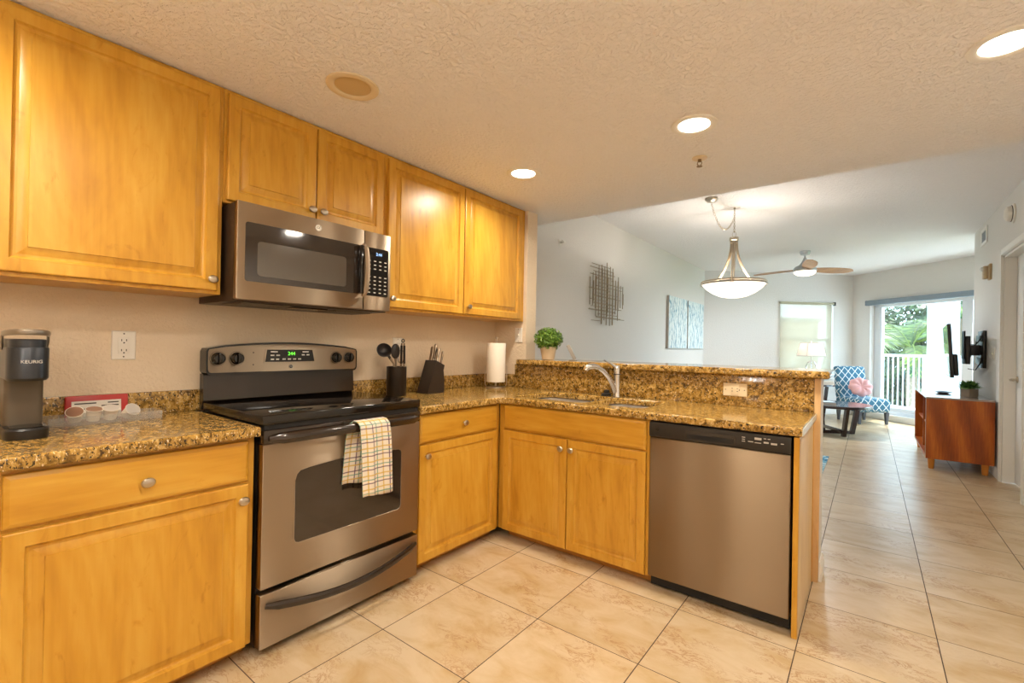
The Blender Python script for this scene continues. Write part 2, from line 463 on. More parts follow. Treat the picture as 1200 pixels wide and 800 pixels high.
# sliding door: frame, panes
wd = bpy.data.objects.new('window_1', None); C.objects.link(wd); wd['kind'] = 'structure'
b = B()
M_FRAME = pmat('white_vinyl_frame', lin(226, 230, 234), 0.4)
for s0, s1, z0, z1 in ((SL0, SL0+0.085, 0.10, 2.14), (SL1-0.06, SL1, 0.10, 2.14), (SL0, SL1, 0.10, 0.17), (SL0, SL1, 2.08, 2.14),
                       (1.88, 2.03, 0.17, 2.08), (SL0+0.085, SL0+0.145, 0.17, 2.08)):
    b.box(s0, s1, 0.10, 0.165, z0, z1, 0.004, M=FS)
b.box(SL0+0.14, 1.9, 0.11, 0.15, 0.17, 0.235, 0.004, M=FS)
fr = obj('window_frame', b, M_FRAME, wd)
obj('pane', B().box(SL0+0.14, 1.89, 0.128, 0.132, 0.23, 2.08, M=FS), M_PANE, wd)
obj('pane', B().box(2.02, SL1-0.06, 0.138, 0.142, 0.17, 2.08, M=FS), M_PANE, wd)
struct('trim_1', B().box(SL0-0.02, 3.6, -0.035, -0.001, 0.0, 0.115, 0.006, M=FS), M_TRIM)
# diagonal window
wd = bpy.data.objects.new('window_2', None); C.objects.link(wd); wd['kind'] = 'structure'
b = B()
for s0, s1, z0, z1 in ((WD0, WD0+0.05, 0.72, 2.205), (WD1-0.05, WD1, 0.72, 2.205), (WD0, WD1, 0.72, 0.77), (WD0, WD1, 2.155, 2.205), (WD0, WD1, 1.44, 1.485)):
    b.box(s0, s1, 0.08, 0.13, z0, z1, 0.003, M=FD)
obj('window_frame', b, M_FRAME, wd)
obj('pane', B().box(WD0+0.05, WD1-0.05, 0.103, 0.107, 0.77, 2.155, M=FD), M_PANE, wd)
struct('trim_2', B().box(WD0-0.03, WD1+0.03, -0.04, 0.07, 0.69, 0.72, 0.005, M=FD), M_TRIM)

# entry door in the right wall
dr = bpy.data.objects.new('door_1', None); C.objects.link(dr); dr['kind'] = 'structure'; dr.location = (XR, DY1, 0)
b = B(); b.box(0.085, 0.122, -(DY1-DY0)+0.012, -0.022, 0.012, DZ-0.02, 0.002)
for y0, y1, z0, z1 in ((-0.36, -0.10, 0.25, 0.92), (-0.36, -0.10, 1.12, 2.05), (-0.72, -0.46, 0.25, 0.92), (-0.72, -0.46, 1.12, 2.05)):
    b.box(0.080, 0.09, y0, y1, z0, z1, 0.004)
    b.box(0.077, 0.09, y0+0.03, y1-0.03, z0+0.03, z1-0.03, 0.004)
obj('door_slab', b, M_DOOR, dr)
b = B()
for s0, s1, z0, z1 in ((-0.0, -0.02, 0, DZ), (-(DY1-DY0), -(DY1-DY0)+0.02, 0, DZ), (-(DY1-DY0), 0, DZ-0.02, DZ)):
    b.box(0.001, 0.129, min(s0, s1)+0.0006, max(s0, s1)-0.0006, z0, z1-0.0006)
obj('door_jamb', b, M_TRIM, dr)
b = B()
for w0, wdt, th in ((0.001, 0.075, 0.012), (0.006, 0.050, 0.018), (0.010, 0.026, 0.023)):     # stepped profile, mitred as three nested frames
    x0 = -0.0005 if w0 == 0.001 else -0.0121 if w0 == 0.006 else -0.0181
    OW = DY1-DY0
    b.box(-th, x0, w0, wdt, 0, DZ+wdt, 0.002); b.box(-th, x0, -OW-wdt, -OW-w0, 0, DZ+wdt, 0.002)
    b.box(-th, x0, -OW-w0+0.0002, w0-0.0002, DZ+w0, DZ+wdt, 0.002)
obj('door_casing', b, M_TRIM, dr)
b = B()
b.lathe([(0.03, 0.0), (0.03, 0.008), (0.012, 0.012), (0.011, 0.05)], M=Matrix.Translation((0.085, -0.09, 1.0)) @ Matrix.Rotation(-PI/2, 4, 'Y'), seg=20)
b.tube([(0.036, -0.085, 1.0), (0.034, -0.12, 1.0), (0.036, -0.19, 0.997)], 0.010, 10, ry=0.008)
obj('door_handle', b, M_NICKEL, dr)

# baseboards
def bboard(name, A, u, n_in, length):
    F = Matrix(((u.x, n_in.x, 0, A.x), (u.y, n_in.y, 0, A.y), (0, 0, 1, 0), (0, 0, 0, 1)))
    b = B(); prof = [(0.001, 0), (0.014, 0), (0.014, 0.075), (0.010, 0.082), (0.010, 0.09), (0.004, 0.105), (0.001, 0.105)]
    b.prism(prof, 0, length, 'x'); b.xf(F); return struct(name, b, M_TRIM)
bboard('baseboard_right', Vector((XR, DY1+0.077)), Vector((0, 1)), Vector((-1, 0)), 8.0-DY1-0.08)
bboard('baseboard_left', Vector((XW, 3.11)), Vector((0, 1)), Vector((1, 0)), 6.0)
bboard('baseboard_diagonal', CN, UD, -ND, 3.0)
bboard('baseboard_peninsula', Vector((-0.205, 2.945)), Vector((0, 1)), Vector((1, 0)), 0.17)

# ------------------------------------------------------------------ cabinets
def front_rings(x0, x1, z0, z1, steps):
    rings = []
    for ins, y in steps:
        rings.append([Vector((x0+ins, y, z0+ins)), Vector((x1-ins, y, z0+ins)), Vector((x1-ins, y, z1-ins)), Vector((x0+ins, y, z1-ins))])
    return rings
DOOR_STEPS = [(0, 0.0195), (0, 0.005), (0.0015, 0.0015), (0.005, 0), (0.044, 0), (0.046, 0.004), (0.049, 0.0095), (0.054, 0.0125), (0.061, 0.0125), (0.081, 0.005), (0.085, 0.0042), (0.0865, 0.0008)]
DRAW_STEPS = [(0, 0.0195), (0, 0.009), (0.003, 0.005), (0.010, 0.0015), (0.014, 0)]

KNOB = [(0.0075, 0.0), (0.0065, 0.008), (0.008, 0.013), (0.0165, 0.017), (0.018, 0.021), (0.015, 0.026), (0.007, 0.0285), (0.0005, 0.029)]
def cabinet(name, label, loc, rz, wdt, depth, z0, z1, fronts, toe=False, hollow=False, left=0.0):
    t = thing(name, label, 'cabinet', loc, rz)
    b = B()
    if hollow:
        b.box(left, wdt, 0.0205, 0.040, z0, z1, 0.001, 1)
        for x0, x1, y0, y1, za, zb_ in ((left, left+0.016, 0.0401, depth, z0, z1), (wdt-0.016, wdt, 0.0401, depth, z0, z1), (left+0.0161, wdt-0.0161, 0.0401, depth, z0, z0+0.016), (left+0.0161, wdt-0.0161, depth-0.01, depth, z0+0.0161, z1)):
            b.box(x0, x1, y0, y1, za, zb_)
    else: b.box(left, wdt, 0.0205, depth, z0, z1, 0.001, 1)
    obj('cabinet_body', b, M_WOODV, t)
    if toe: obj('toe_kick', B().box(0.0, wdt, 0.085, depth-0.02, 0.0, z0-0.001), M_WOODD, t)
    for kind, x0, x1, a0, a1, kx, kz in fronts:
        b = B()
        if kind == 'door': b.loft(front_rings(x0, x1, a0, a1, DOOR_STEPS)); m = M_WOODV
        else: b.loft(front_rings(x0, x1, a0, a1, DRAW_STEPS)); m = M_WOODH
        d = obj({'door': 'door', 'drawer': 'drawer', 'panel': 'false_front'}[kind], b, m, t, sharp=20)
        if kx is not None:
            obj('knob', B().lathe(KNOB, (kx, 0, kz), 'y', 16, sx=1.12, sy=0.92), M_NICKEL, d)
    return t
R90 = PI/2
XF = -1.907
cabinet('base_cabinet', 'maple base cabinet with one drawer over one door, under the coffee maker', (XF, 0.05, 0), R90, 0.770, 0.64, 0.055, 0.863,
        [('drawer', 0.113, 0.746, 0.697, 0.850, 0.430, 0.765), ('door', 0.113, 0.746, 0.058, 0.686, 0.722, 0.628)], True)
cabinet('base_cabinet', 'narrow maple base cabinet with drawer and door between oven and inside corner', (XF, 1.619, 0), R90, 0.698, 0.64, 0.055, 0.863,
        [('drawer', 0.022, 0.660, 0.703, 0.856, 0.352, 0.778), ('door', 0.022, 0.660, 0.060, 0.692, 0.066, 0.632)], True)
cabinet('sink_cabinet', 'maple sink base cabinet with wide blank front over two doors', (-1.885, 2.30, 0), 0, 0.978, 0.64, 0.055, 0.863,
        [('panel', 0.008, 0.962, 0.706, 0.856, None, None), ('door', 0.008, 0.482, 0.060, 0.696, 0.449, 0.640), ('door', 0.488, 0.962, 0.060, 0.696, 0.518, 0.640)], True, True, -0.040)
XU = -2.23
cabinet('wall_cabinet', 'large single-door maple wall cabinet left of the microwave', (XU, 0.05, 0), R90, 0.757, 0.316, 1.432, 2.327,
        [('door', 0.098, 0.739, 1.447, 2.308, 0.716, 1.492)])
cabinet('wall_cabinet', 'short two-door maple wall cabinet above the microwave', (XU, 0.8085, 0), R90, 0.829, 0.316, 1.835, 2.327,
        [('door', 0.012, 0.409, 1.846, 2.308, 0.384, 1.892), ('door', 0.416, 0.808, 1.846, 2.308, 0.442, 1.892)])
cabinet('wall_cabinet', 'tall two-door maple wall cabinet right of the microwave', (XU, 1.639, 0), R90, 1.345, 0.316, 1.432, 2.327,
        [('door', 0.014, 0.636, 1.447, 2.308, 0.042, 1.497), ('door', 0.644, 1.290, 1.447, 2.308, 0.683, 1.500)])
# finished end of the peninsula
t = thing('wood_cladding', 'maple end panel closing the peninsula beside the dishwasher', 'panel', (-0.256, 2.295, 0))
obj('face_stile', B().box(0, 0.021, 0, 0.03, 0.0, 0.863, 0.001, 1), M_WOODV, t)
obj('side_panel', B().box(0.004, 0.020, 0.031, 0.620, 0.0, 0.863, 0.001, 1), wood('pale_maple', 2, lin(206, 172, 122), lin(222, 192, 146), lin(232, 206, 164)), t)
obj('rear_stile', B().box(0, 0.023, 0.621, 0.648, 0.0, 0.863, 0.001, 1), M_WOODV, t)
struct('trim_3', B().box(-0.2345, -0.2055, 2.926, 2.948, 0, 1.088, 0.001, 1), wood('oak_trim', 2, lin(196, 150, 96), lin(214, 174, 122), lin(226, 192, 144)))

# ------------------------------------------------------------------ worktops
ZC0, ZC1 = 0.866, 0.905
o = obj('countertop', curve_slab([(XW+0.002, 0.04), (-1.878, 0.04), (-1.878, 0.8225), (XW+0.002, 0.8225)], [], ZC0, ZC1, 0.008), M_GRAN)
tag(o, 'speckled golden granite countertop left of the range', 'countertop')
SX0, SX1, SXM, SY0, SY1 = -1.862, -0.995, -1.345, 2.392, 2.815
corner = [(-1.878-0.0, 2.23)] + [(-1.878+0.065-0.065*math.cos(a), 2.227+0.065*math.sin(a)) for a in [PI/2*i/6 for i in range(7)]]
outer = [(XW+0.002, 1.6155), (-1.878, 1.6155)] + corner[1:] + [(-0.226, 2.292), (-0.226, 2.946), (-2.225, 2.946), (-2.225, 2.987), (XW+0.002, 2.987)]
o = obj('countertop', curve_slab(outer, [rrect(SX0, SXM-0.012, SY0, SY1, 0.06), rrect(SXM+0.012, SX1, SY0+0.02, SY1, 0.05)], ZC0, ZC1, 0.008), M_GRAN)
tag(o, 'L-shaped golden granite countertop with the sink cut-out on the peninsula', 'countertop')
obj('slab_edge', B().box(-0.2255, -0.2225, 2.296, 2.925, ZC0+0.003, ZC1-0.004, 0.001, 1), M_GRANEDGE, o, label='pale end edge').matrix_parent_inverse = Matrix.Translation(-o.location)
def splash(label, x0, x1, y0, y1, z1, z0=ZC1+0.0005):
    tag(obj('backsplash', B().box(x0, x1, y0, y1, z0, z1, 0.003), M_GRAN), label, 'backsplash')
splash('low granite backsplash strip behind the coffee maker', XW+0.001, XW+0.021, 0.04, 0.852, 1.003)
splash('low granite backsplash strip behind the knife block', XW+0.001, XW+0.021, 1.585, 2.987, 1.003)
splash('short granite backsplash strip in the corner behind the paper towels', XW+0.022, -2.2835, 2.968, 2.988, 1.003)
tag(obj('backsplash', B().box(-2.282, -0.236, 2.927, 2.948, ZC1+0.0005, 1.0885, 0.002).box(-2.282, -2.2235, 2.9482, 2.988, ZC1+0.0005, 1.0885), M_GRAN),
    'tall granite splash panel behind the sink, up to the bar top', 'backsplash')
bar = [(-2.236, 2.882), (-0.185, 2.882)] + [(-0.185+0.02*math.sin(a), 2.902-0.02*math.cos(a)) for a in [PI/2*i/4 for i in range(1, 5)]] + [(-0.165, 3.36), (-2.2185, 3.36), (-2.2185, 2.9885), (-2.236, 2.9885)]
tag(obj('bar_top', curve_slab(bar, [], 1.0895, 1.129, 0.009), M_GRAN), 'raised golden granite bar top along the peninsula wall', 'bar counter')

# ------------------------------------------------------------------ sink and faucet
t = thing('kitchen_sink', 'stainless double bowl sink set under the granite', 'sink', ((SX0+SX1)/2, 2.62, 0.70))
ox, oy, oz = t.location
M_SINK = pmat('sink_steel', lin(214, 208, 200), 0.35, 0.85)
for x0, x1, y0 in ((SX0-0.008, SXM-0.006, SY0-0.006), (SXM+0.006, SX1+0.008, SY0+0.014)):
    b = B(); rings = []
    for ins, z, r in ((-0.004, ZC0-0.0015, 0.06), (0.004, ZC0-0.004, 0.055), (0.008, 0.75, 0.05), (0.02, 0.715, 0.045), (0.05, 0.706, 0.03)):
        rings.append([Vector((px-ox, py-oy, z-oz)) for px, py in rrect(x0+ins, x1-ins, y0+ins, SY1+0.006-ins, r)])
    b.loft(rings, False, True)
    bo = obj('bowl', b, M_SINK, t)
    cx, cy = (x0+x1)/2-ox, (y0+SY1)/2-oy+0.03
    obj('drain', B().lathe([(0.045, 0.0065), (0.042, 0.010), (0.02, 0.008), (0.019, 0.0065)], (cx, cy, 0), 'z', 20), M_CHROME, bo)

t = thing('faucet', 'chrome pull-out faucet with lever handle behind the sink', 'faucet', (-1.352, 2.850, ZC1))
b = B(); b.lathe([(0.0275, 0.0005), (0.0275, 0.006), (0.026, 0.012), (0.0235, 0.05), (0.022, 0.12), (0.0235, 0.150), (0.0235, 0.152)], seg=20)
obj('faucet_body', b, M_CHROME, t)
obj('collar_ring', B().torus((0, 0, 0.153), 0.0225, 0.003), M_BLACKS, t)
b = B(); b.lathe([(0.0225, 0.156), (0.0225, 0.185), (0.017, 0.205), (0.006, 0.213)], seg=20)
b.tube([(0.0, -0.004, 0.195), (-0.024, -0.022, 0.214), (-0.050, -0.040, 0.232), (-0.072, -0.055, 0.246)], [0.011, 0.008, 0.006, 0.005], 8, ry=[0.012, 0.009, 0.008, 0.007])
obj('lever_handle', b, M_CHROME, t)
pts = [(-0.004, -0.014, 0.03), (-0.016, -0.030, 0.08), (-0.032, -0.062, 0.135), (-0.052, -0.100, 0.175), (-0.070, -0.135, 0.196), (-0.088, -0.168, 0.205), (-0.106, -0.195, 0.202), (-0.116, -0.212, 0.190)]
b = B(); b.tube(pts[:5], [0.017, 0.0165, 0.016, 0.0155, 0.015], 12)
obj('spout', b, M_CHROME, t)
b = B(); b.tube([pts[4], pts[5], pts[6], (-0.115, -0.208, 0.196), (-0.121, -0.218, 0.178)], [0.018, 0.0205, 0.022, 0.021, 0.017], 12)
obj('spray_head', b, M_CHROME, t)
t = thing('sink_stopper', 'small black sink stopper on the counter left of the faucet', 'stopper', (-1.445, 2.880, ZC1))
obj('plug', B().lathe([(0.034, 0.0005), (0.034, 0.012), (0.030, 0.016), (0.018, 0.018)], seg=18), M_BLACKM, t)
obj('grip', B().box(-0.013, 0.020, -0.012, 0.012, 0.018, 0.040, 0.004), M_BLACKM, t)

# ------------------------------------------------------------------ range
RW = 0.782
t = thing('range', 'freestanding stainless electric range with black glass cooktop', 'stove', (-1.875, 0.8275, 0), R90)
b = B(); b.box(0.004, RW-0.004, 0.046, 0.62, 0.03, 0.904)
for fx in (0.05, RW-0.05):
    for fy in (0.08, 0.56): b.lathe([(0.018, 0.0), (0.018, 0.03)], (fx, fy, 0), seg=12)
obj('oven_body', b, M_BLACKS, t)
b = B(); b.box(0, RW, 0.0, 0.600, 0.9065, 0.946, 0.005, 3)
ct = obj('cooktop', b, M_BLACKG, t)
od = obj('oven_door', B().box(0.003, RW-0.003, 0.0, 0.044, 0.268, 0.832, 0.004), M_STEEL, t)
arch = [(0.128+0.02-0.02*math.cos(a), 0.41+0.02-0.02*math.sin(a)) for a in [PI/2*i/4 for i in range(5)]]
arch = [(0.128, 0.43), (0.134, 0.416), (0.148, 0.41), (0.645, 0.41), (0.659, 0.416), (0.665, 0.43), (0.665, 0.69), (0.660, 0.704), (0.645, 0.711)]
arch += [(0.645-0.497*k/12, 0.711+0.014*math.sin(PI*k/12)) for k in range(1, 12)] + [(0.150, 0.708), (0.136, 0.694), (0.128, 0.668)]
obj('oven_window', B().prism(arch, -0.0022, 0.002, 'y'), M_GLASSDK, od)
b = B(); n = len(arch)
ring_in = [Vector((x, -0.0024, z)) for x, z in arch]
cx = sum(x for x, z in arch)/n; cz = sum(z for x, z in arch)/n
b.tube(ring_in+[ring_in[0]], 0.0022, 6, cap=False); obj('window_trim', b, M_STEEL, od)
obj('door_cap', B().box(0.003, RW-0.003, -0.004, 0.044, 0.8335, 0.888, 0.006), M_BROWNG, od)
b = B(); pts = []
for k in range(17):
    q = k/16; bow = math.sin(PI*q)
    pts.append((0.022+(RW-0.044)*q, -0.012-0.046*bow**0.55, 0.853+0.006*bow))
b.tube(pts, [0.006]+[0.013]*15+[0.006], 12, ry=[0.012]+[0.021]*15+[0.012], up=(0, 1, 0))
obj('oven_handle', b, M_BROWNG, od)
obj('vent_slot', B().box(0.01, RW-0.01, 0.008, 0.04, 0.889, 0.905), M_BLACKM, t)
dw = obj('storage_drawer', B().box(0.003, RW-0.003, 0.0, 0.044, 0.036, 0.246, 0.004), M_STEEL, t)
b = B(); pts = []
for k in range(17):
    q = k/16; bow = math.sin(PI*q)
    pts.append((0.020+(RW-0.04)*q, -0.008-0.034*bow**0.6, 0.205-0.046*bow))
b.tube(pts, [0.006]+[0.011]*15+[0.006], 12, ry=[0.010]+[0.017]*15+[0.010], up=(0, 1, 0))
obj('drawer_handle', b, M_BROWNG, dw)
# backguard
b = B(); b.prism([(0.618, 0.947), (0.604, 0.952), (0.612, 1.078), (0.652, 1.078), (0.652, 0.91), (0.63, 0.91)], 0.001, RW-0.001, 'x')
obj('backguard', b, M_BROWNG, t)
def arch_panel(x0, x1, z0, z1, zm, r, n=10):
    pts = [(x0+r*(1-math.cos(a)), z0+r*(1-math.sin(a))) for a in [0, PI/6, PI/3, PI/2]]
    pts += [(x1-r*(1-math.sin(a)), z0+r*(1-math.cos(a))) for a in [0, PI/6, PI/3, PI/2]]
    top = []
    for k in range(n+1):
        q = k/n; top.append((x1-(x1-x0)*q, z1+(zm-z1)*math.sin(PI*q)))
    pts += [(x1, z1-r)] + [(x1-r*0.3, z1-r*0.3)] + [p for p in top[1:-1]] + [(x0+r*0.3, z1-r*0.3), (x0, z1-r)]
    return pts
b = B(); b.prism(arch_panel(0.0, RW, 1.072, 1.205, 1.232, 0.022), 0.5770, 0.652, 'y')
cp = obj('control_housing', b, M_BLACKG, t)
b = B(); b.prism(arch_panel(0.007, RW-0.010, 1.083, 1.198, 1.222, 0.016), 0.5725, 0.5780, 'y')
cpp = obj('control_panel', b, M_STEEL, t)
b = B(); b.prism([(0.250, 1.126), (0.522, 1.126), (0.508, 1.198), (0.258, 1.198)], 0.5695, 0.5724, 'y')
dz = obj('display_bezel', b, M_STEEL, cpp)
b = B(); b.prism([(0.258, 1.131), (0.514, 1.131), (0.501, 1.193), (0.266, 1.193)], 0.5675, 0.5694, 'y')
obj('display', b, M_BLACKG, cpp)
text_obj('clock_digits', '244', 0.026, (0.388, 0.5668, 1.172), M_GREENLED, cpp)
b = B()
for k, (x, z, ww) in enumerate([(0.300, 1.182, 0.034), (0.452, 1.182, 0.034), (0.292, 1.164, 0.018), (0.318, 1.164, 0.018), (0.292, 1.144, 0.016), (0.316, 1.144, 0.016), (0.346, 1.144, 0.016), (0.372, 1.144, 0.016), (0.397, 1.144, 0.016), (0.422, 1.144, 0.016), (0.440, 1.166, 0.016), (0.464, 1.166, 0.016)]):
    x = 0.386+(x-0.380)*1.08
    obj('button', B().box(x-ww/2, x+ww/2, 0.5668, 0.5674, z-0.0035, z+0.0035), M_PRINT, cpp)
for kx in (0.046, 0.127, 0.645, 0.724):
    b = B(); b.lathe([(0.029, 0), (0.029, 0.004), (0.0255, 0.007), (0.0245, 0.022), (0.020, 0.026)], (kx, 0.5720, 1.150), 'y', 20)
    ko = obj('control_knob', b, M_BLACKG, t)
    obj('knob_grip', B().box(kx-0.006, kx+0.006, 0.5340, 0.5480, 1.126, 1.174, 0.004), M_BLACKG, ko)
    obj('dial_ring', B().torus((kx, 0.5722, 1.150), 0.0335, 0.0009, 28, 5, Matrix.Rotation(PI/2, 4, 'X')), M_PRINTD, cpp)
for x, z in ((0.202, 1.178), (0.202, 1.118)):
    obj('indicator_light', B().box(x-0.003, x+0.003, 0.5719, 0.5724, z-0.003, z+0.003), M_PRINTD, cpp)
b = B(); b.lathe([(0.0105, 0), (0.0105, 0.002)], (0.388, 0.5725, 1.105), 'y', 20)
bd = obj('badge', b, M_BLACKS, cpp)
b = B(); b.torus((0.388, 0.5702, 1.105), 0.0095, 0.0010, 20, 6, Matrix.Rotation(PI/2, 4, 'X')); obj('badge_ring', b, M_CHROME, bd)
text_obj('badge_monogram', 'GE', 0.010, (0.388, 0.5698, 1.105), M_CHROME, bd)

# towel over the oven handle
def towel():
    m, n, l, bs = new_mat('plaid_towel')
    t = n.new('ShaderNodeUVMap'); sp = n.new('ShaderNodeSeparateXYZ'); l.new(t.outputs[0], sp.inputs[0])
    c = None
    col = lin(226, 214, 196)
    def band(src, per, ph, wd):
        q = mth(n, l, 'FRACT', mth(n, l, 'DIVIDE', mth(n, l, 'ADD', src, ph), per))
        return mth(n, l, 'LESS_THAN', q, wd)
    cur = col
    for src, per, ph, wd, cc in ((sp.outputs[0], 0.082, 0.026, 0.07, lin(92, 60, 88)), (sp.outputs[0], 0.082, 0.004, 0.06, lin(92, 148, 128)), (sp.outputs[0], 0.082, 0.056, 0.085, lin(206, 170, 78)),
                                 (sp.outputs[1], 0.062, 0.010, 0.085, lin(92, 60, 88)), (sp.outputs[1], 0.062, 0.026, 0.075, lin(92, 148, 128)), (sp.outputs[1], 0.062, 0.046, 0.11, lin(206, 170, 78))):
        f = mth(n, l, 'MULTIPLY', band(src, per, ph, wd), 0.8); cur = mix(n, l, f, cur, cc)
    l.new(cur, bs.inputs['Base Color']); bs.inputs['Roughness'].default_value = 0.9
    me = bpy.data.meshes.new('dish_towel'); bm = bmesh.new(); uvl = bm.loops.layers.uv.new('UVMap')
    # path around the handle: back hem, up, over, down the front
    path = [(-0.0085, 0.600), (-0.010, 0.70), (-0.012, 0.80), (-0.020, 0.868), (-0.045, 0.889), (-0.070, 0.886), (-0.086, 0.868), (-0.089, 0.80), (-0.088, 0.72), (-0.086, 0.63), (-0.084, 0.545)]
    fine = []
    for (a, b2) in zip(path[:-1], path[1:]):
        for k in range(4): fine.append((a[0]+(b2[0]-a[0])*k/4, a[1]+(b2[1]-a[1])*k/4))
    fine.append(path[-1]); L = [0]
    for a, b2 in zip(fine[:-1], fine[1:]): L.append(L[-1]+math.hypot(b2[0]-a[0], b2[1]-a[1]))
    NW = 22; rows = []
    for i, (d, z) in enumerate(fine):
        q = i/(len(fine)-1); row = []
        x0 = 0.362 + 0.030*max(0, (q-0.45)/0.55)**1.0 - 0.028*max(0, (0.4-q)/0.4); wdt = 0.152 + 0.004*q
        amp = 0.0045*min(1, abs(q-0.42)*3.2)
        for k in range(NW+1):
            s = k/NW
            y = d + amp*math.sin(s*9.5+q*2.2) - amp*0.6*math.sin(s*21+1.0) * (1 if q > 0.5 else 0.25)
            if q < 0.4: y = min(y, -0.0065)
            row.append((bm.verts.new((x0+wdt*s, y, z+0.006*math.sin(s*5+1)*(1 if q in (0, 1) else 0))), (s*0.155, L[i])))
        rows.append(row)
    for r0, r1 in zip(rows[:-1], rows[1:]):
        for k in range(NW):
            f = bm.faces.new((r0[k][0], r0[k+1][0], r1[k+1][0], r1[k][0]))
            for lp, uv in zip(f.loops, (r0[k][1], r0[k+1][1], r1[k+1][1], r1[k][1])): lp[uvl].uv = uv
    bm.normal_update(); bm.to_mesh(me); bm.free()
    finish(me, m, 80)
    o = bpy.data.objects.new('dish_towel', me); C.objects.link(o)
    o.location = (-1.875, 0.8275, 0); o.rotation_euler = (0, 0, R90)
    sm = o.modifiers.new('thickness', 'SOLIDIFY'); sm.thickness = 0.003; sm.offset = 0
    tag(o, 'folded plaid dish towel with purple, green and mustard stripes hanging over the oven handle', 'towel')
towel()

# ------------------------------------------------------------------ microwave
t = thing('microwave', 'stainless over-the-range microwave under the short wall cabinet', 'microwave', (-2.125, 0.819, 1.405), R90)
MW, MH = 0.776, 0.422
obj('microwave_body', B().box(0.004, MW-0.004, 0.032, 0.418, 0.0, MH-0.002, 0.003), pmat('dark_sheet_metal', lin(74, 58, 44), 0.4, 0.6), t)
md = obj('microwave_door', B().box(0, 0.607, 0, 0.031, 0.006, MH, 0.006), M_STEEL, t)
obj('door_glass', B().prism(rrect(0.033, 0.592, 0.085, 0.338, 0.012), -0.0016, 0.002, 'y'), M_GLASSDK, md)
obj('door_screen', B().prism(rrect(0.082, 0.505, 0.112, 0.262, 0.016), -0.0024, 0.0, 'y'), M_MESHDK, md)
b = B(); pts = []
for k in range(13):
    q = k/12; pts.append((0.598, -0.012-0.034*math.sin(PI*q)**0.5, 0.075+0.268*q))
b.tube(pts, [0.008]+[0.010]*11+[0.008], 12, ry=[0.011]+[0.015]*11+[0.011], up=(0, 1, 0))
mh = obj('microwave_handle', b, M_STEEL, md)
b = B(); b.box(0.566, 0.588, -0.034, -0.0018, 0.085, 0.335, 0.005); obj('handle_spine', b, M_BLACKG, mh)
mc = obj('control_section', B().box(0.609, MW, 0, 0.031, 0.006, MH, 0.006), M_STEEL, t)
obj('key_panel', B().prism(rrect(0.620, 0.758, 0.082, 0.338, 0.008), -0.0016, 0.002, 'y'), M_BLACKG, mc)
text_obj('clock_digits', '2:44', 0.022, (0.697, -0.0022, 0.306), M_BLUELED, mc)
b = B()
for r_ in range(9):
    for c_ in range(4):
        x = 0.640+0.033*c_; z = 0.268-0.021*r_
        if r_ in (3,) : continue
        obj('button', B().box(x-0.007, x+0.007, -0.0022, -0.0017, z-0.0028, z+0.0028), M_PRINT, mc)
b = B(); b.lathe([(0.016, 0), (0.016, 0.0022)], (0.355, 0, 0.378), 'y', 24); bd = obj('badge', b, M_NICKEL, md)
b = B(); b.torus((0.355, -0.0022, 0.378), 0.0142, 0.0012, 24, 6, Matrix.Rotation(PI/2, 4, 'X')); obj('badge_ring', b, M_CHROME, bd)
text_obj('badge_monogram', 'GE', 0.016, (0.355, -0.0026, 0.378), M_BLACKS, bd)
for x0, x1 in ((0.05, 0.27), (0.50, 0.72)):
    b = B(); b.box(x0, x1, 0.08, 0.28, -0.006, -0.0005, 0.002)
    for k in range(9): b.box(x0+0.008, x1-0.008, 0.09+k*0.021, 0.097+k*0.021, -0.009, -0.006)
    obj('grease_filter', b, pmat('filter_mesh', lin(120, 108, 94), 0.4, 0.8), t)
obj('cooktop_light', B().box(0.30, 0.47, 0.10, 0.20, -0.006, -0.0005, 0.003), M_BLACKG, t)

# ------------------------------------------------------------------ dishwasher
DW = 0.640
t = thing('dishwasher', 'stainless dishwasher with black control strip at the peninsula end', 'dishwasher', (-0.9035, 2.297, 0))
obj('tub', B().box(0.004, DW-0.004, 0.05, 0.60, 0.075, 0.862), M_BLACKM, t)
dd = obj('dishwasher_door', B().box(0.002, DW-0.002, 0.0, 0.048, 0.070, 0.782, 0.006, 3), M_STEELDW, t)
b = B(); b.prism([(0.0, 0.7835), (-0.006, 0.79), (-0.008, 0.83), (-0.004, 0.858), (0.004, 0.862), (0.048, 0.862), (0.048, 0.7835)], 0.002, DW-0.002, 'x')
cs = obj('control_strip', b, M_BLACKS, t)
b = B(); b.prism(rrect(0.185, 0.415, 0.794, 0.838, 0.008), -0.0095, -0.0065, 'y'); obj('recess_surround', b, pmat('recess_rim', lin(58, 52, 47), 0.25), cs)
b = B(); b.prism(rrect(0.192, 0.408, 0.799, 0.822, 0.007), -0.0105, -0.009, 'y'); obj('recess_handle', b, pmat('recess_black', lin(10, 9, 8), 0.7), cs)
b = B()
for x, z, ww, hh in ((0.448, 0.838, 0.014, 0.003), (0.448, 0.829, 0.012, 0.003), (0.448, 0.820, 0.014, 0.003), (0.478, 0.822, 0.022, 0.004), (0.508, 0.838, 0.028, 0.010), (0.508, 0.820, 0.026, 0.003), (0.536, 0.842, 0.010, 0.003), (0.541, 0.825, 0.020, 0.007), (0.572, 0.823, 0.024, 0.008), (0.552, 0.842, 0.010, 0.003), (0.604, 0.828, 0.012, 0.003)):
    obj('button', B().box(x-ww/2, x+ww/2, -0.0088, -0.0076, z-hh/2, z+hh/2), M_PRINT, cs)
b = B(); b.lathe([(0.010, 0), (0.010, 0.0015)], (0.045, -0.0072, 0.826), 'y', 18); obj('badge', b, M_BLACKG, cs)
obj('kick_plate', B().box(0.004, DW-0.004, 0.045, 0.058, 0.012, 0.068), M_BLACKM, t)

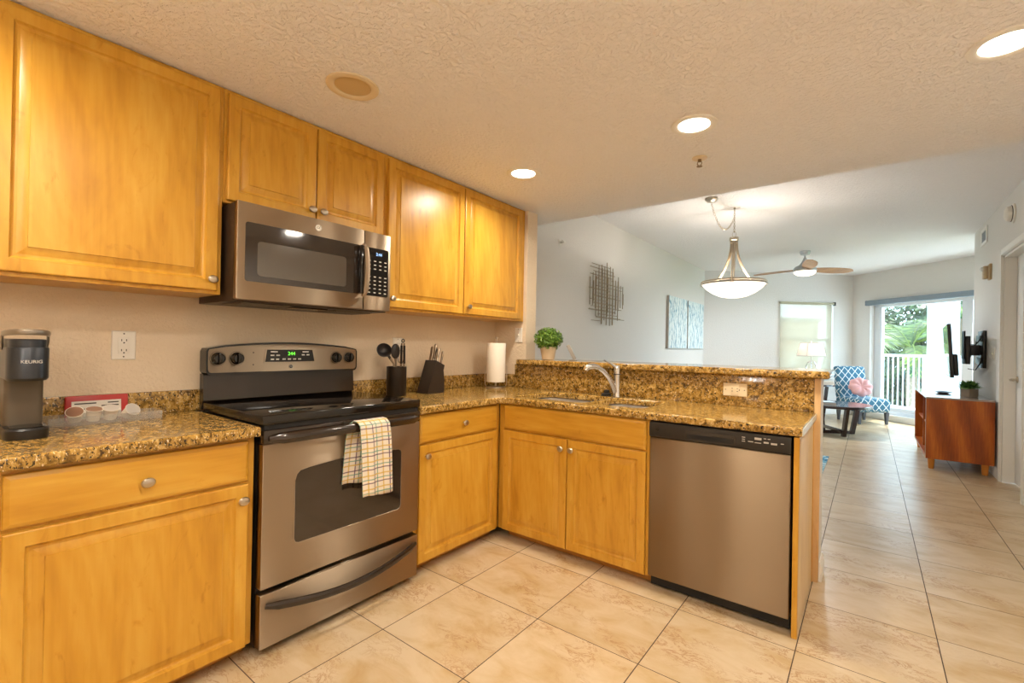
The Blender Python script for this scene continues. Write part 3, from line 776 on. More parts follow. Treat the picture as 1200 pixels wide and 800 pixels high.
# ------------------------------------------------------------------ left worktop: coffee maker, pods
M_GUN = pmat('gunmetal', lin(66, 68, 72), 0.32, 0.75)
M_TAUPE = pmat('taupe_plastic', lin(92, 80, 64), 0.45, 0.3, bump=(500, 0.05))
t = thing('coffee_maker', 'slim dark single-serve coffee maker with silver lift handle on the left counter', 'coffee maker', (-2.30, 0.237, ZC1), R90)
def oval(hx, y0, y1, r, z):            # rounded plan, front at -y
    return [Vector((x, y, z)) for x, y in rrect(-hx, hx, y0, y1, r, 7)]
b = B(); b.loft([oval(0.0515, -0.150, 0.14, 0.050, 0.0005), oval(0.0525, -0.151, 0.141, 0.050, 0.006), oval(0.0525, -0.151, 0.141, 0.050, 0.030), oval(0.049, -0.147, 0.138, 0.048, 0.036)])
obj('base', b, M_BLACKS, t)
b = B(); b.loft([oval(0.040, -0.140, -0.045, 0.038, 0.0365), oval(0.040, -0.140, -0.045, 0.038, 0.039)]); obj('drip_tray', b, M_BLACKG, t)
b = B(); b.loft([oval(0.046, -0.040, 0.135, 0.016, 0.0365), oval(0.046, -0.040, 0.135, 0.016, 0.205)]); obj('column', b, M_TAUPE, t)
b = B(); b.loft([oval(0.044, -0.138, 0.133, 0.043, 0.188), oval(0.0495, -0.145, 0.139, 0.048, 0.196), oval(0.0495, -0.145, 0.139, 0.048, 0.292), oval(0.048, -0.143, 0.138, 0.047, 0.296)])
hd = obj('brew_head', b, M_GUN, t)
b = B(); b.loft([oval(0.044, -0.138, 0.135, 0.043, 0.2965), oval(0.044, -0.138, 0.135, 0.043, 0.320), oval(0.040, -0.134, 0.131, 0.040, 0.323)]); obj('lid', b, M_GUN, t)
text_obj('lettering', 'KEURIG', 0.0145, (0.004, -0.1453, 0.250), pmat('silver_letters', lin(214, 208, 198), 0.35, 0.3), hd, 1.0)
b = B(); pts = [(-0.051, -0.02, 0.292), (-0.053, -0.04, 0.318)]
for k in range(11):
    a = PI*k/10; pts.append((-0.0525*math.cos(a), -0.045-0.098*math.sin(a)**0.75, 0.340+0.006*math.sin(a)))
pts += [(0.053, -0.04, 0.318), (0.051, -0.02, 0.292)]
b.tube(pts, 0.0095, 8, ry=0.004, up=(0, 0, 1)); obj('lift_handle', b, pmat('satin_silver', lin(150, 140, 126), 0.35, 0.9), t)

t = thing('tray', 'clear acrylic tray of coffee pods beside the coffee maker', 'tray', (-2.425, 0.476, ZC1))
b = B()
hx, hy = 0.060, 0.168
b.box(-hx, hx, -hy, hy, 0.0006, 0.004); b.box(-hx, -hx+0.004, -hy, hy, 0.0042, 0.034); b.box(hx-0.004, hx, -hy, hy, 0.0042, 0.034)
b.box(-hx+0.0042, hx-0.0042, -hy, -hy+0.004, 0.0042, 0.034); b.box(-hx+0.0042, hx-0.0042, hy-0.004, hy, 0.0042, 0.034)
obj('tray_shell', b, M_ACRYL, t)
M_CUP = pmat('pod_cup', lin(226, 214, 196), 0.5); M_FOIL = pmat('pod_foil', lin(206, 198, 188), 0.35, 0.4)
M_FOILD = pmat('pod_foil_brown', lin(150, 112, 88), 0.4, 0.2)
def pod(y, tilt, yaw, label, mf, z=0.0):
    t = thing('coffee_pod', label, 'coffee pod', (-2.418, y, ZC1+0.0052+z), 0, 'coffee pods in the clear tray')
    M = Matrix.Rotation(yaw, 4, 'Z') @ Matrix.Rotation(tilt, 4, 'Y')
    lo = min((M @ Vector((r*math.cos(a), r*math.sin(a), zz))).z for r, zz in ((0.019, 0), (0.027, 0.047)) for a in [i*0.3 for i in range(21)])
    M = Matrix.Translation((0, 0, -lo)) @ M
    b = B(); b.lathe([(0.0165, 0.0), (0.019, 0.002), (0.0235, 0.044), (0.0265, 0.045), (0.0265, 0.047)], seg=24, M=M); obj('cup', b, M_CUP, t)
    b = B(); b.lathe([(0.0245, 0.0471), (0.0242, 0.0476)], seg=24, M=M); obj('foil_lid', b, mf, t)
pod(0.388, 0.75, -0.25, 'coffee pod leaning leftmost in the clear tray, next to the coffee maker', M_FOILD)
pod(0.437, 0.30, 0.1, 'brown-lidded upright coffee pod, second from the coffee maker', M_FOILD)
pod(0.487, 0.42, 0.0, 'coffee pod with a pale foil lid tilted forward, third from the coffee maker', M_FOIL)
pod(0.537, 1.0, 0.35, 'coffee pod lying on its side at the range end of the tray', M_FOIL)
t = thing('card_holder', 'red card stand with a white printed card behind the coffee pods', 'card holder', (-2.505, 0.467, ZC1))
Mt = Matrix.Rotation(-0.10, 4, 'Y')
b = B(); b.box(-0.009, 0.009, -0.096, 0.096, 0.002, 0.100, 0.006, M=Mt); obj('red_frame', b, pmat('red_plastic', lin(178, 34, 26), 0.4), t)
b = B(); b.box(0.0092, 0.0102, -0.078, 0.072, 0.006, 0.078, M=Mt); cd = obj('card', b, pmat('card_white', lin(224, 214, 200), 0.6), t)
b = B()
for z, y0, y1 in ((0.068, -0.070, -0.005), (0.068, 0.030, 0.064), (0.056, 0.010, 0.064), (0.046, -0.06, 0.05)): b.box(0.0104, 0.0107, y0, y1, z-0.0025, z+0.0025, M=Mt)
obj('card_print', b, M_PRINTD, cd)

# outlets and switches
def outlet(label, cat, loc, rz, mat, w_, h_, kind, horiz=False):
    t = thing('wall_outlet' if kind == 'outlet' else 'light_switch', label, cat, loc, rz)
    b = B(); b.loft(front_rings(-w_/2, w_/2, -h_/2, h_, [(0, -0.0006), (0, -0.004), (0.003, -0.007), (0.004, -0.007)]) if False else
                    front_rings(-w_/2, w_/2, -h_/2, h_/2, [(0, -0.0006), (0, -0.004), (0.003, -0.007), (0.004, -0.007)]))
    p = obj('cover_plate', b, mat, t)
    if kind == 'outlet':
        a, c = (w_*0.42, h_*0.30) if not horiz else (w_*0.30, h_*0.42)
        b = B(); b.box(-a/2*1.1, a/2*1.1, -0.0095, -0.0068, -c, c, 0.0015); r_ = obj('receptacle', b, mat, t)
        b = B()
        for s in (-1, 1):
            for dx in (-0.008, 0.008):
                cxy = (dx, s*c*0.58) if not horiz else (s*a*0.36, dx)
                b.box(cxy[0]-0.0014*(1 if not horiz else 3), cxy[0]+0.0014*(1 if not horiz else 3), -0.0099, -0.0094, cxy[1]-0.0045*(1 if not horiz else 0.35), cxy[1]+0.0045*(1 if not horiz else 0.35))
            g = (0, s*c*0.58-0.011) if not horiz else (s*a*0.36+0.011, 0)
            b.lathe([(0.003, 0), (0.003, 0.0006)], (g[0], -0.0094, g[1]), 'y', 10)
        obj('slots', b, M_SLOT, r_)
        b = B(); b.box(-0.006, 0.006, -0.0103, -0.0095, -0.004, 0.004, 0.0004); obj('reset_button', b, mat, r_)
    else:
        b = B(); b.box(-0.006, 0.006, -0.019, -0.0068, -0.004, 0.012, 0.002); obj('toggle', b, mat, t)
    b = B()
    for s in (-1, 1):
        pz = (0, s*h_*0.40) if not horiz else (s*w_*0.40, 0)
        obj('screw', B().lathe([(0.003, 0), (0.0025, 0.001)], (pz[0], -0.0069, pz[1]), 'y', 10), M_SLOT, t)
outlet('white wall outlet above the tray of coffee pods', 'outlet', (XW, 0.553, 1.2075), R90, M_WHITEPL, 0.080, 0.122, 'outlet')
outlet('cream wall outlet half hidden behind the cooking utensils', 'outlet', (XW, 1.978, 1.215), R90, M_WHITEPL, 0.080, 0.122, 'outlet')
outlet('cream wall switch under the right wall cabinet, above the paper towels', 'switch', (-2.296, 2.99, 1.323), 0, M_WHITEPL, 0.072, 0.118, 'switch')
outlet('cream outlet set sideways in the granite splash behind the sink counter', 'outlet', (-0.632, 2.927, 1.000), 0, M_IVORY, 0.130, 0.076, 'outlet', True)

# ------------------------------------------------------------------ utensils and knives
M_SMOKE = pmat('dark_metal', lin(52, 44, 38), 0.3, 0.6)
t = thing('utensil_crock', 'dark steel utensil holder between range and knife block', 'utensil holder', (-2.41, 1.868, ZC1))
b = B(); b.lathe([(0.060, 0.0006), (0.062, 0.004), (0.062, 0.185), (0.0585, 0.185), (0.0575, 0.008)], seg=28, cap=False)
b.lathe([(0.0575, 0.007), (0.001, 0.006)], seg=28, cap=True); obj('holder', b, M_SMOKE, t)
base_z = ZC1 + 0.014
def utensil(name, label, cat): return thing(name, label, cat, (-2.41, 1.868, base_z))
M_NYLON = pmat('black_nylon', lin(38, 32, 30), 0.42)
t = utensil('ladle', 'black nylon ladle leaning left out of the utensil holder', 'ladle')
b = B(); b.tube([(0.030, -0.010, 0.0), (0.030, -0.046, 0.19), (0.030, -0.074, 0.225)], [0.006, 0.0055, 0.008], 8); obj('handle', b, M_STEEL, t)
b = B()
Mb = Matrix.Translation((0.030, -0.120, 0.272)) @ Matrix.Rotation(0.75, 4, 'X') @ Matrix.Rotation(1.0, 4, 'Y')
b.lathe([(0.004, -0.034), (0.022, -0.028), (0.038, -0.012), (0.046, 0.010), (0.0435, 0.010), (0.036, -0.010), (0.020, -0.024), (0.003, -0.029)], seg=22, M=Mb)
b.tube([(0.030, -0.072, 0.222), (0.030, -0.084, 0.238), (0.030, -0.096, 0.250)], 0.009, 8, ry=0.005); obj('bowl', b, M_NYLON, t)
t = utensil('spoon', 'black nylon serving spoon upright between ladle and tongs', 'spoon')
b = B(); b.tube([(0.0, 0.0, 0.0), (0.002, -0.010, 0.20), (0.003, -0.012, 0.222)], [0.005, 0.005, 0.007], 8); obj('handle', b, M_STEEL, t)
b = B(); b.ball((0.004, -0.014, 0.268), 0.048, 18, 10, (0.28, 0.72, 1.0)); obj('bowl', b, M_NYLON, t)
t = utensil('tongs', 'steel tongs with black grips standing tallest in the holder', 'tongs')
for s in (-1, 1):
    b = B(); b.tube([(0.022, 0.030+s*0.010, 0.006), (0.024, 0.028+s*0.011, 0.15), (0.026, 0.026+s*0.010, 0.32)], 0.008, 8, ry=0.003); a_ = obj('arm', b, M_STEEL, t)
    b = B(); b.tube([(0.0245, 0.028+s*0.012, 0.19), (0.026, 0.026+s*0.011, 0.305)], 0.010, 8, ry=0.005); obj('grip', b, M_NYLON, a_)
b = B(); b.torus((0.026, 0.026, 0.335), 0.010, 0.0035, 16, 8, Matrix.Rotation(PI/2, 4, 'Y')); obj('hanging_ring', b, M_BLACKS, t)
t = utensil('whisk', 'small wire whisk at the right of the utensil holder', 'whisk')
b = B(); b.tube([(-0.020, 0.024, 0.002), (-0.016, 0.046, 0.19)], 0.005, 8); obj('handle', b, M_STEEL, t)
b = B()
for k in range(4):
    a = PI*k/4; pts = []
    for j in range(13):
        q = PI*j/12; rad = 0.024*math.sin(q)**0.8 if 0 < j < 12 else 0.002
        sgn = 1
        pts.append((rad*math.cos(a), rad*math.sin(a), 0.19+0.085*(1-math.cos(q))/2))
    pts2 = [(-p[0], -p[1], p[2]) for p in reversed(pts)]
    b.tube([(p[0]-0.016, 0.046+p[1], p[2]) for p in pts], 0.0013, 5); b.tube([(p[0]-0.016, 0.046+p[1], p[2]) for p in pts2], 0.0013, 5)
obj('wires', b, M_CHROME, t)

KB = (-2.395, 2.155, ZC1)
t = thing('knife_block', 'slanted dark wood knife block holding silver handled knives', 'knife block', KB)
b = B()
pf = [(-0.105, 0.0008), (0.045, 0.0008), (0.045, 0.085), (0.082, 0.185), (-0.020, 0.222)]
prof = [(0.100-0.10, 0.0)]
# profile in (y,z): foot at the right, face rising to the right as in a block that leans back
pf = [(-0.088, 0.0008), (0.062, 0.0008), (0.062, 0.085), (0.052, 0.155), (0.062, 0.188), (-0.014, 0.222)]
b.prism(pf, -0.055, 0.055, 'x'); obj('block', b, pmat('dark_stained_wood', lin(46, 36, 30), 0.35), t)
for k, (x, y, lg, r, cut) in enumerate([(-0.032, 0.004, 0.100, 0.008, 0), (0.002, 0.002, 0.118, 0.009, 0), (0.036, 0.004, 0.088, 0.008, 0), (-0.030, 0.038, 0.112, 0.009, 1), (0.006, 0.040, 0.104, 0.009, 1), (0.036, 0.044, 0.086, 0.008, 1)]):
    names = ['knife handle at the back left of the block, over the splash', 'tallest silver knife handle, in the left row of the block', 'short knife handle at the front of the left row of the block',
             'black-backed knife handle at the back of the right row of the block', 'silver knife handle in the middle of the right row of the block', 'short knife handle at the front right corner of the knife block']
    # block top runs from (-0.014,0.222) to (0.062,0.188)
    zt = 0.222 - (y+0.014)*0.4474
    d = Vector((0, 0.20, 0.98)).normalized(); p0 = Vector((x, y, zt+0.003))
    kt = thing('kitchen_knife', names[k], 'knife', (KB[0]+p0.x, KB[1]+p0.y, KB[2]+p0.z), 0, 'knives in the knife block')
    b = B(); b.tube([d*-0.002, d*0.010, d*lg*0.5, d*(lg-0.010), d*lg], [r*0.8, r, r*0.9, r*1.15, r*0.7], 10, ry=[0.0055, 0.007, 0.0065, 0.008, 0.005]); obj('handle', b, M_BLACKS if k == 3 else M_STEEL, kt)
    b = B(); b.tube([d*(lg*0.3)+Vector((0.0, 0, 0)), d*(lg*0.7)], 0.0094 if k != 3 else 0.0096, 8, ry=0.002); obj('rivet_strip', b, M_BLACKS if k != 3 else M_STEEL, kt)

# ------------------------------------------------------------------ paper towels
PT = (-2.325, 2.745, ZC1)
t = thing('paper_towel_holder', 'wire stand holding the kitchen roll in the corner', 'paper towel holder', PT)
b = B(); b.lathe([(0.078, 0.0006), (0.079, 0.004), (0.072, 0.011), (0.06, 0.012), (0.012, 0.013)], seg=28); obj('base', b, M_NICKEL, t)
b = B(); b.tube([(0, 0, 0.012), (0, 0, 0.385)], 0.005, 10); b.ball((0, 0, 0.388), 0.010, 12, 8); obj('post', b, M_NICKEL, t)
b = B(); b.lathe([(0.030, 0.044), (0.030, 0.047)], seg=20); b.tube([(0, 0, 0.012), (0, 0, 0.046)], 0.008, 8); obj('roll_rest', b, M_NICKEL, t)
for s in (-1, 1):
    b = B(); dx, dy = 0.8*s*0.084, 0.6*s*0.084
    b.tube([(dx*0.85, dy*0.85, 0.010), (dx, dy, 0.030), (dx, dy, 0.165), (dx*0.97, dy*0.97, 0.175)], 0.0028, 6)
    obj('side_wire', b, M_NICKEL, t)
t = thing('paper_towel_roll', 'tall white roll of paper towels on the wire stand', 'paper towels', (PT[0], PT[1], ZC1+0.049))
b = B(); b.lathe([(0.021, 0.0), (0.071, 0.0), (0.0725, 0.004), (0.0725, 0.296), (0.071, 0.300), (0.021, 0.300), (0.019, 0.298), (0.019, 0.002), (0.021, 0.0)], seg=40, cap=False)
obj('paper', b, pmat('paper', lin(240, 230, 214), 0.9, bump=(120, 0.25, 0.004)), t)
b = B(); b.lathe([(0.0185, 0.0005), (0.0185, 0.2995), (0.0165, 0.2995), (0.0165, 0.0005), (0.0185, 0.0005)], seg=24, cap=False); obj('cardboard_core', b, pmat('cardboard', lin(170, 132, 88), 0.9), t)

# ------------------------------------------------------------------ on the bar top
def leafmat(name, c1, c2, c3, rough=0.45, tr=0.25):
    m, n, l, b = new_mat(name)
    g = n.new('ShaderNodeNewGeometry'); r = ramp(n, [(0.0, c1), (0.5, c2), (1.0, c3)]); l.new(g.outputs['Random Per Island'], r.inputs[0])
    l.new(r.outputs[0], b.inputs['Base Color']); b.inputs['Roughness'].default_value = rough
    tl = n.new('ShaderNodeBsdfTranslucent'); l.new(r.outputs[0], tl.inputs[0])
    mx = n.new('ShaderNodeMixShader'); mx.inputs[0].default_value = tr
    l.new(b.outputs[0], mx.inputs[1]); l.new(tl.outputs[0], mx.inputs[2]); l.new(mx.outputs[0], n['Material Output'].inputs[0])
    return m
M_BOX = leafmat('boxwood_leaf', lin(58, 92, 24), lin(104, 146, 44), lin(156, 186, 84))
def leaf(b, p, nrm, size, asp=0.55, rng=random):
    nrm = nrm.normalized()
    t1 = nrm.cross(Vector((rng.uniform(-1, 1), rng.uniform(-1, 1), rng.uniform(-1, 1)))).normalized()
    t2 = nrm.cross(t1)
    a = [p - t1*size, p + t2*size*asp + nrm*size*0.12, p + t1*size, p - t2*size*asp + nrm*size*0.12]
    b.quad(*a)
t = thing('topiary_plant', 'round boxwood topiary in a beige pot on the bar top', 'plant', (-2.030, 3.03, 1.129))
b = B(); b.lathe([(0.044, 0.0008), (0.048, 0.004), (0.066, 0.096), (0.066, 0.104), (0.060, 0.104), (0.058, 0.090)], seg=28, cap=False); b.lathe([(0.044, 0.0009), (0.001, 0.001)], seg=28)
obj('pot', b, pmat('beige_pot', lin(206, 182, 148), 0.7), t)
obj('moss', B().lathe([(0.0575, 0.088), (0.03, 0.094), (0.002, 0.095)], seg=20), pmat('moss', lin(66, 74, 30), 0.9), t)
b = B()
for k in range(1500):
    d = Vector((random.gauss(0, 1), random.gauss(0, 1), random.gauss(0, 1))).normalized()
    rr = 0.108*random.uniform(0.72, 1.0)
    p = Vector((0, 0, 0.165)) + Vector((d.x*rr*1.08, d.y*rr*1.08, d.z*rr*0.86))
    leaf(b, p, d+Vector((random.uniform(-.6, .6), random.uniform(-.6, .6), random.uniform(-.4, .8))), random.uniform(0.008, 0.014))
b.ball((0, 0, 0.165), 0.075, 14, 10, (1.05, 1.05, 0.85))
obj('foliage', b, M_BOX, t, origin=False)
t = thing('photo_frame', 'small photo frame seen edge-on behind the topiary', 'picture frame', (-1.838, 3.12, 1.129), math.radians(122))
Mt = Matrix.Translation((0, 0.0, 0.004)) @ Matrix.Rotation(-0.48, 4, 'X')
b = B(); b.box(-0.055, 0.055, -0.013, 0.013, 0.006, 0.130, 0.002, M=Mt); obj('frame', b, pmat('grey_frame', lin(150, 142, 132), 0.5), t)
b = B(); b.box(-0.045, 0.045, -0.0142, -0.0131, 0.016, 0.120, M=Mt); obj('picture', b, pmat('print_paper', lin(206, 204, 198), 0.6), t)
b = B(); b.box(-0.055, 0.055, -0.014, 0.050, 0.0006, 0.006, 0.001); obj('foot', b, pmat('grey_foot', lin(150, 142, 132), 0.5), t)

# ------------------------------------------------------------------ kitchen ceiling
def downlight(label, x, y, lit, group=True):
    t = thing('recessed_light', label, 'ceiling light', (x, y, ZK), 0, 'recessed ceiling lights in the kitchen' if group else None)
    b = B(); b.lathe([(0.074, -0.0005), (0.108, -0.0005), (0.106, -0.006), (0.096, -0.009), (0.080, -0.007), (0.074, -0.003)], seg=36, cap=False); obj('trim_ring', b, M_TRIM if lit else M_IVORY, t)
    if lit:
        b = B(); b.lathe([(0.0785, -0.0032), (0.001, -0.0034)], seg=36, cap=False); obj('diffuser', b, M_LAMP, t)
        ld = bpy.data.lights.new('recessed_lamp', 'AREA'); ld.shape = 'DISK'; ld.size = 0.14; ld.energy = LAMP_W; ld.color = KEL_WARM; ld.spread = math.radians(165)
        lo = bpy.data.objects.new('recessed_lamp', ld); C.objects.link(lo); lo.parent = t; lo.location = (0, 0, -0.012)
    else:
        b = B(); b.lathe([(0.076, -0.004), (0.074, -0.0012), (0.060, -0.0008), (0.001, -0.0006)], seg=36, cap=False); obj('bulb', b, pmat('unlit_lens', lin(206, 178, 130), 0.3), t)
downlight('unlit cream recessed light, leftmost, above the microwave', -1.781, 1.124, False)
downlight('small lit recessed light near the right wall cabinet', -1.772, 2.325, True)
downlight('lit recessed light in the middle of the kitchen ceiling, near the sprinkler', -0.700, 2.285, True)
downlight('large lit recessed light at the top right of the picture', 0.373, 2.296, True)
downlight('added lit recessed light overhead, behind the viewpoint on the range side', -0.700, 0.35, True)  # this and the next two are added out of view to light the kitchen
downlight('added lit recessed light overhead, behind the viewpoint on the door side', 0.373, 0.35, True)
downlight('added lit recessed light overhead beside the left wall cabinets, behind the viewpoint', -1.775, -0.15, True)
t = thing('fill_globe', 'added white globe fill light, out of view behind the viewpoint', 'ceiling light', (-0.25, -0.75, ZK))  # added unseen lamp, brightens the kitchen ceiling and walls
b = B(); b.lathe([(0.070, -0.0006), (0.070, -0.014), (0.040, -0.030), (0.010, -0.034)], seg=28); b.tube([(0, 0, -0.03), (0, 0, -0.30)], 0.008, 8); obj('stem', b, M_NICKEL, t)
b = B(); b.ball((0, 0, -0.42), 0.12, 24, 16); obj('globe', b, pmat('fill_globe_glass', lin(250, 246, 240), 0.3, emit=(1, 0.93, 0.82, 1), estr=6.0), t)
ld = bpy.data.lights.new('fill_globe_bulb', 'POINT'); ld.energy = FILL_GLOBE_W; ld.color = (1, 0.93, 0.82); ld.shadow_soft_size = 0.13
lo = bpy.data.objects.new('fill_globe_bulb', ld); C.objects.link(lo); lo.parent = t; lo.location = (0, 0, -0.42)
t = thing('sprinkler_head', 'brass fire sprinkler head on the kitchen ceiling', 'sprinkler', (-0.793, 2.703, ZK))
b = B(); b.lathe([(0.042, -0.0005), (0.040, -0.005), (0.030, -0.008), (0.012, -0.009)], seg=24); obj('escutcheon', b, M_IVORY, t)
b = B(); b.lathe([(0.010, -0.009), (0.010, -0.022), (0.006, -0.024)], seg=14)
b.tube([(-0.009, 0, -0.022), (-0.013, 0, -0.033), (-0.004, 0, -0.046)], 0.0025, 6); b.tube([(0.009, 0, -0.022), (0.013, 0, -0.033), (0.004, 0, -0.046)], 0.0025, 6)
b.lathe([(0.016, -0.048), (0.016, -0.050)], seg=18); obj('deflector', b, pmat('dull_brass', lin(150, 122, 84), 0.4, 0.9), t)

# ------------------------------------------------------------------ living room left wall
t = thing('sidewall_sprinkler', 'small white sprinkler high on the living room wall', 'sprinkler', (XW, 3.98, 2.30), R90)
b = B(); b.lathe([(0.032, 0.0006), (0.030, 0.006), (0.010, 0.008), (0.009, 0.04)], ax='y', seg=18); obj('escutcheon', b, M_TRIM, t)
b = B(); b.box(-0.025, 0.025, -0.058, -0.030, 0.008, 0.012, 0.001); b.box(-0.012, 0.012, -0.060, -0.056, -0.012, 0.010, 0.001); obj('deflector', b, M_TRIM, t)

M_ROD = pmat('aged_champagne_metal', lin(140, 122, 92), 0.38, 0.85)
t = thing('wall_sculpture', 'openwork wall sculpture of crossing metal rods, left of the canvas prints', 'wall art', (XW, 4.99, 1.467))
rg = random.Random(5)
vy = [-0.40, -0.345, -0.30, -0.255, -0.205, -0.15, -0.105, -0.06, -0.02, 0.03, 0.085, 0.135, 0.18, 0.235, 0.285, 0.33, 0.375, 0.425]
for k, y in enumerate(vy):
    e = abs(y-0.0)/0.43
    top = 0.775 - 0.20*e**1.5 + rg.uniform(-0.10, 0.01); bot = 0.0 + 0.16*e**2 + rg.uniform(0, 0.15)
    if k in (8,): top = 0.775
    b = B(); b.tube([(0.022+0.008*(k % 3), y, bot), (0.022+0.008*(k % 3), y, top)], 0.005, 6)
    if k % 4 == 1: b.tube([(0.022+0.008*(k % 3), y+0.018, bot+0.05), (0.022+0.008*(k % 3), y+0.018, top-0.09)], 0.004, 6)
    obj('rod', b, M_ROD, t)
for k in range(17):
    z = 0.075+0.040*k; e = abs(z-0.36)/0.36
    y0 = -0.44+rg.uniform(0.0, 0.22); y1 = 0.43-rg.uniform(0.0, 0.30) - 0.10*e
    if k in (3, 9): y0 = -0.46
    if k in (1,): y1 = 0.46
    if k % 3 == 0: y1 -= 0.22
    b = B(); b.tube([(0.044, y0, z), (0.044, y1, z)], 0.004, 6)
    if k % 2: b.tube([(0.014, y0+0.06, z+0.012), (0.014, y1-0.04, z+0.012)], 0.0035, 6)
    obj('crossbar', b, M_ROD, t)
b = B()
for y, z in ((-0.205, 0.2), (0.235, 0.2), (-0.205, 0.58), (0.18, 0.58)): b.tube([(0.0006, y, z), (0.03, y, z)], 0.004, 6)
obj('standoff', b, M_ROD, t)

def fern_art():
    m, n, l, b = new_mat('blue_leaf_print')
    t = n.new('ShaderNodeTexCoord'); v = t.outputs['Object']
    wv = n.new('ShaderNodeTexWave'); wv.wave_type = 'BANDS'; wv.bands_direction = 'DIAGONAL'
    wv.inputs['Scale'].default_value = 5; wv.inputs['Distortion'].default_value = 9; wv.inputs['Detail'].default_value = 3; wv.inputs['Detail Scale'].default_value = 1.4
    l.new(mapping(n, l, v, (1, 1.0, 0.75), rot=(0.6, 0, 0)), wv.inputs['Vector'])
    r = ramp(n, [(0.15, lin(104, 156, 178)), (0.36, lin(170, 206, 216)), (0.52, lin(232, 240, 238))]); l.new(wv.outputs[0], r.inputs[0])
    z = noise(n, l, v, 4.5, 4, 0.6, 1.0); r2 = ramp(n, [(0.40, (0, 0, 0, 1)), (0.60, (0.85, 0.85, 0.85, 1))]); l.new(z, r2.inputs[0])
    c = mix(n, l, r2.outputs[0], r.outputs[0], lin(226, 234, 232))
    z3 = noise(n, l, mapping(n, l, v, (1, 7, 3), rot=(0.6, 0, 0)), 2.2, 4, 0.6, 0.8); r3 = ramp(n, [(0.34, (0.75, 0.75, 0.75, 1)), (0.44, (0, 0, 0, 1))]); l.new(z3, r3.inputs[0])
    c = mix(n, l, r3.outputs[0], c, lin(86, 128, 152))
    l.new(c, b.inputs['Base Color']); b.inputs['Roughness'].default_value = 0.7
    return m
M_FERN = fern_art()
for y0, y1, lb in ((7.10, 8.00, 'blue and white leaf canvas print nearer the kitchen'), (8.055, 8.955, 'blue and white leaf canvas print nearer the window corner')):
    t = thing('canvas_print', lb, 'canvas print', (XW, (y0+y1)/2, 1.245))
    h = (y1-y0)/2
    obj('canvas', B().box(0.0385, 0.0405, -h+0.001, h-0.001, 0.001, 0.824), M_FERN, t)
    obj('stretcher_frame', B().box(0.001, 0.0384, -h, h, 0, 0.825, 0.002), pmat('canvas_edge', lin(186, 176, 166), 0.7), t)

# ------------------------------------------------------------------ pendant
PX, PY = -1.168, 5.25
t = thing('pendant_light', 'brushed nickel pendant with lit white glass bowl hung on a swagged chain', 'pendant lamp', (PX, PY, 1.78))
zb = -1.78
def P(x, y, z): return (x, y, z+zb)
b = B(); b.lathe([(0.062, ZL-0.0008+zb), (0.064, ZL-0.012+zb), (0.040, ZL-0.034+zb), (0.012, ZL-0.042+zb)], (-1.285-PX, 4.80-PY, 0), seg=28); obj('canopy', b, M_NICKEL, t)
b = B(); b.lathe([(0.012, ZL-0.0008+zb), (0.012, ZL-0.012+zb), (0.004, ZL-0.016+zb)], seg=14); b.torus(P(0, 0, ZL-0.030), 0.012, 0.003, 16, 6, Matrix.Rotation(PI/2, 4, 'Y')); obj('ceiling_hook', b, M_NICKEL, t)
def link(b, p, d, k):
    d = d.normalized(); q = d.to_track_quat('X', 'Z').to_matrix().to_4x4()
    M = q @ Matrix.Rotation((PI/2)*(k % 2)+0.4, 4, 'X') @ Matrix.Diagonal((1.35, 0.8, 1, 1))
    b.torus(p, 0.0105, 0.0024, 12, 5, M)
b = B(); k = 0
p0, p1 = Vector((-1.285-PX, 4.80-PY, ZL-0.05+zb)), Vector((0, 0, ZL-0.10+zb))
N = 26
for i in range(N):
    q = (i+0.5)/N; sag = -0.19*4*q*(1-q)
    p = p0.lerp(p1, q)+Vector((0, 0, sag)); d = (p1-p0)+Vector((0, 0, -0.19*4*(1-2*q)))
    link(b, p, d, i)
for i in range(11):
    link(b, Vector((0, 0, ZL-0.05-0.0205*i+zb)), Vector((0, 0, 1)), i)
obj('chain', b, M_NICKEL, t)
b = B(); b.torus(P(0, 0, 2.462), 0.024, 0.003, 18, 6, Matrix.Rotation(PI/2, 4, 'X') @ Matrix.Diagonal((0.75, 1.25, 1, 1))); obj('top_loop', b, M_NICKEL, t)
b = B(); b.lathe([(0.006, 2.436+zb), (0.046, 2.428+zb), (0.048, 2.400+zb), (0.040, 2.392+zb), (0.040, 2.370+zb), (0.010, 2.366+zb)], seg=24); obj('hub_cap', b, M_NICKEL, t)
b = B(); b.tube([P(0, 0, 2.366), P(0, 0, 1.90)], 0.007, 8); obj('centre_rod', b, M_NICKEL, t)
for a in (math.radians(40), math.radians(160), math.radians(280)):
    b = B(); pts = []
    for i in range(12):
        q = i/11; r_ = 0.030+0.195*q**2.1; pts.append((r_*math.cos(a), r_*math.sin(a), 2.372-0.422*q+zb))
    for off in (-0.011, 0.011):
        b.tube([(p[0]-off*math.sin(a), p[1]+off*math.cos(a), p[2]) for p in pts], 0.0075, 6)
    obj('arm', b, M_NICKEL, t)
    b = B(); b.lathe([(0.020, -0.022), (0.020, 0.022)], (0.326*math.cos(a), 0.326*math.sin(a), 1.940+zb), seg=12); obj('ring_collar', b, M_NICKEL, t)
b = B(); b.torus(P(0, 0, 1.953), 0.318, 0.009, 48, 8); b.torus(P(0, 0, 1.930), 0.326, 0.009, 48, 8)
for a in range(3):
    aa = math.radians(40+120*a); b.tube([(0.21*math.cos(aa), 0.21*math.sin(aa), 1.953+zb), (0.32*math.cos(aa), 0.32*math.sin(aa), 1.953+zb)], 0.008, 6)
obj('rim_ring', b, M_NICKEL, t)
prof = [(0.005, 1.783), (0.07, 1.788), (0.14, 1.804), (0.21, 1.836), (0.27, 1.880), (0.310, 1.925)]
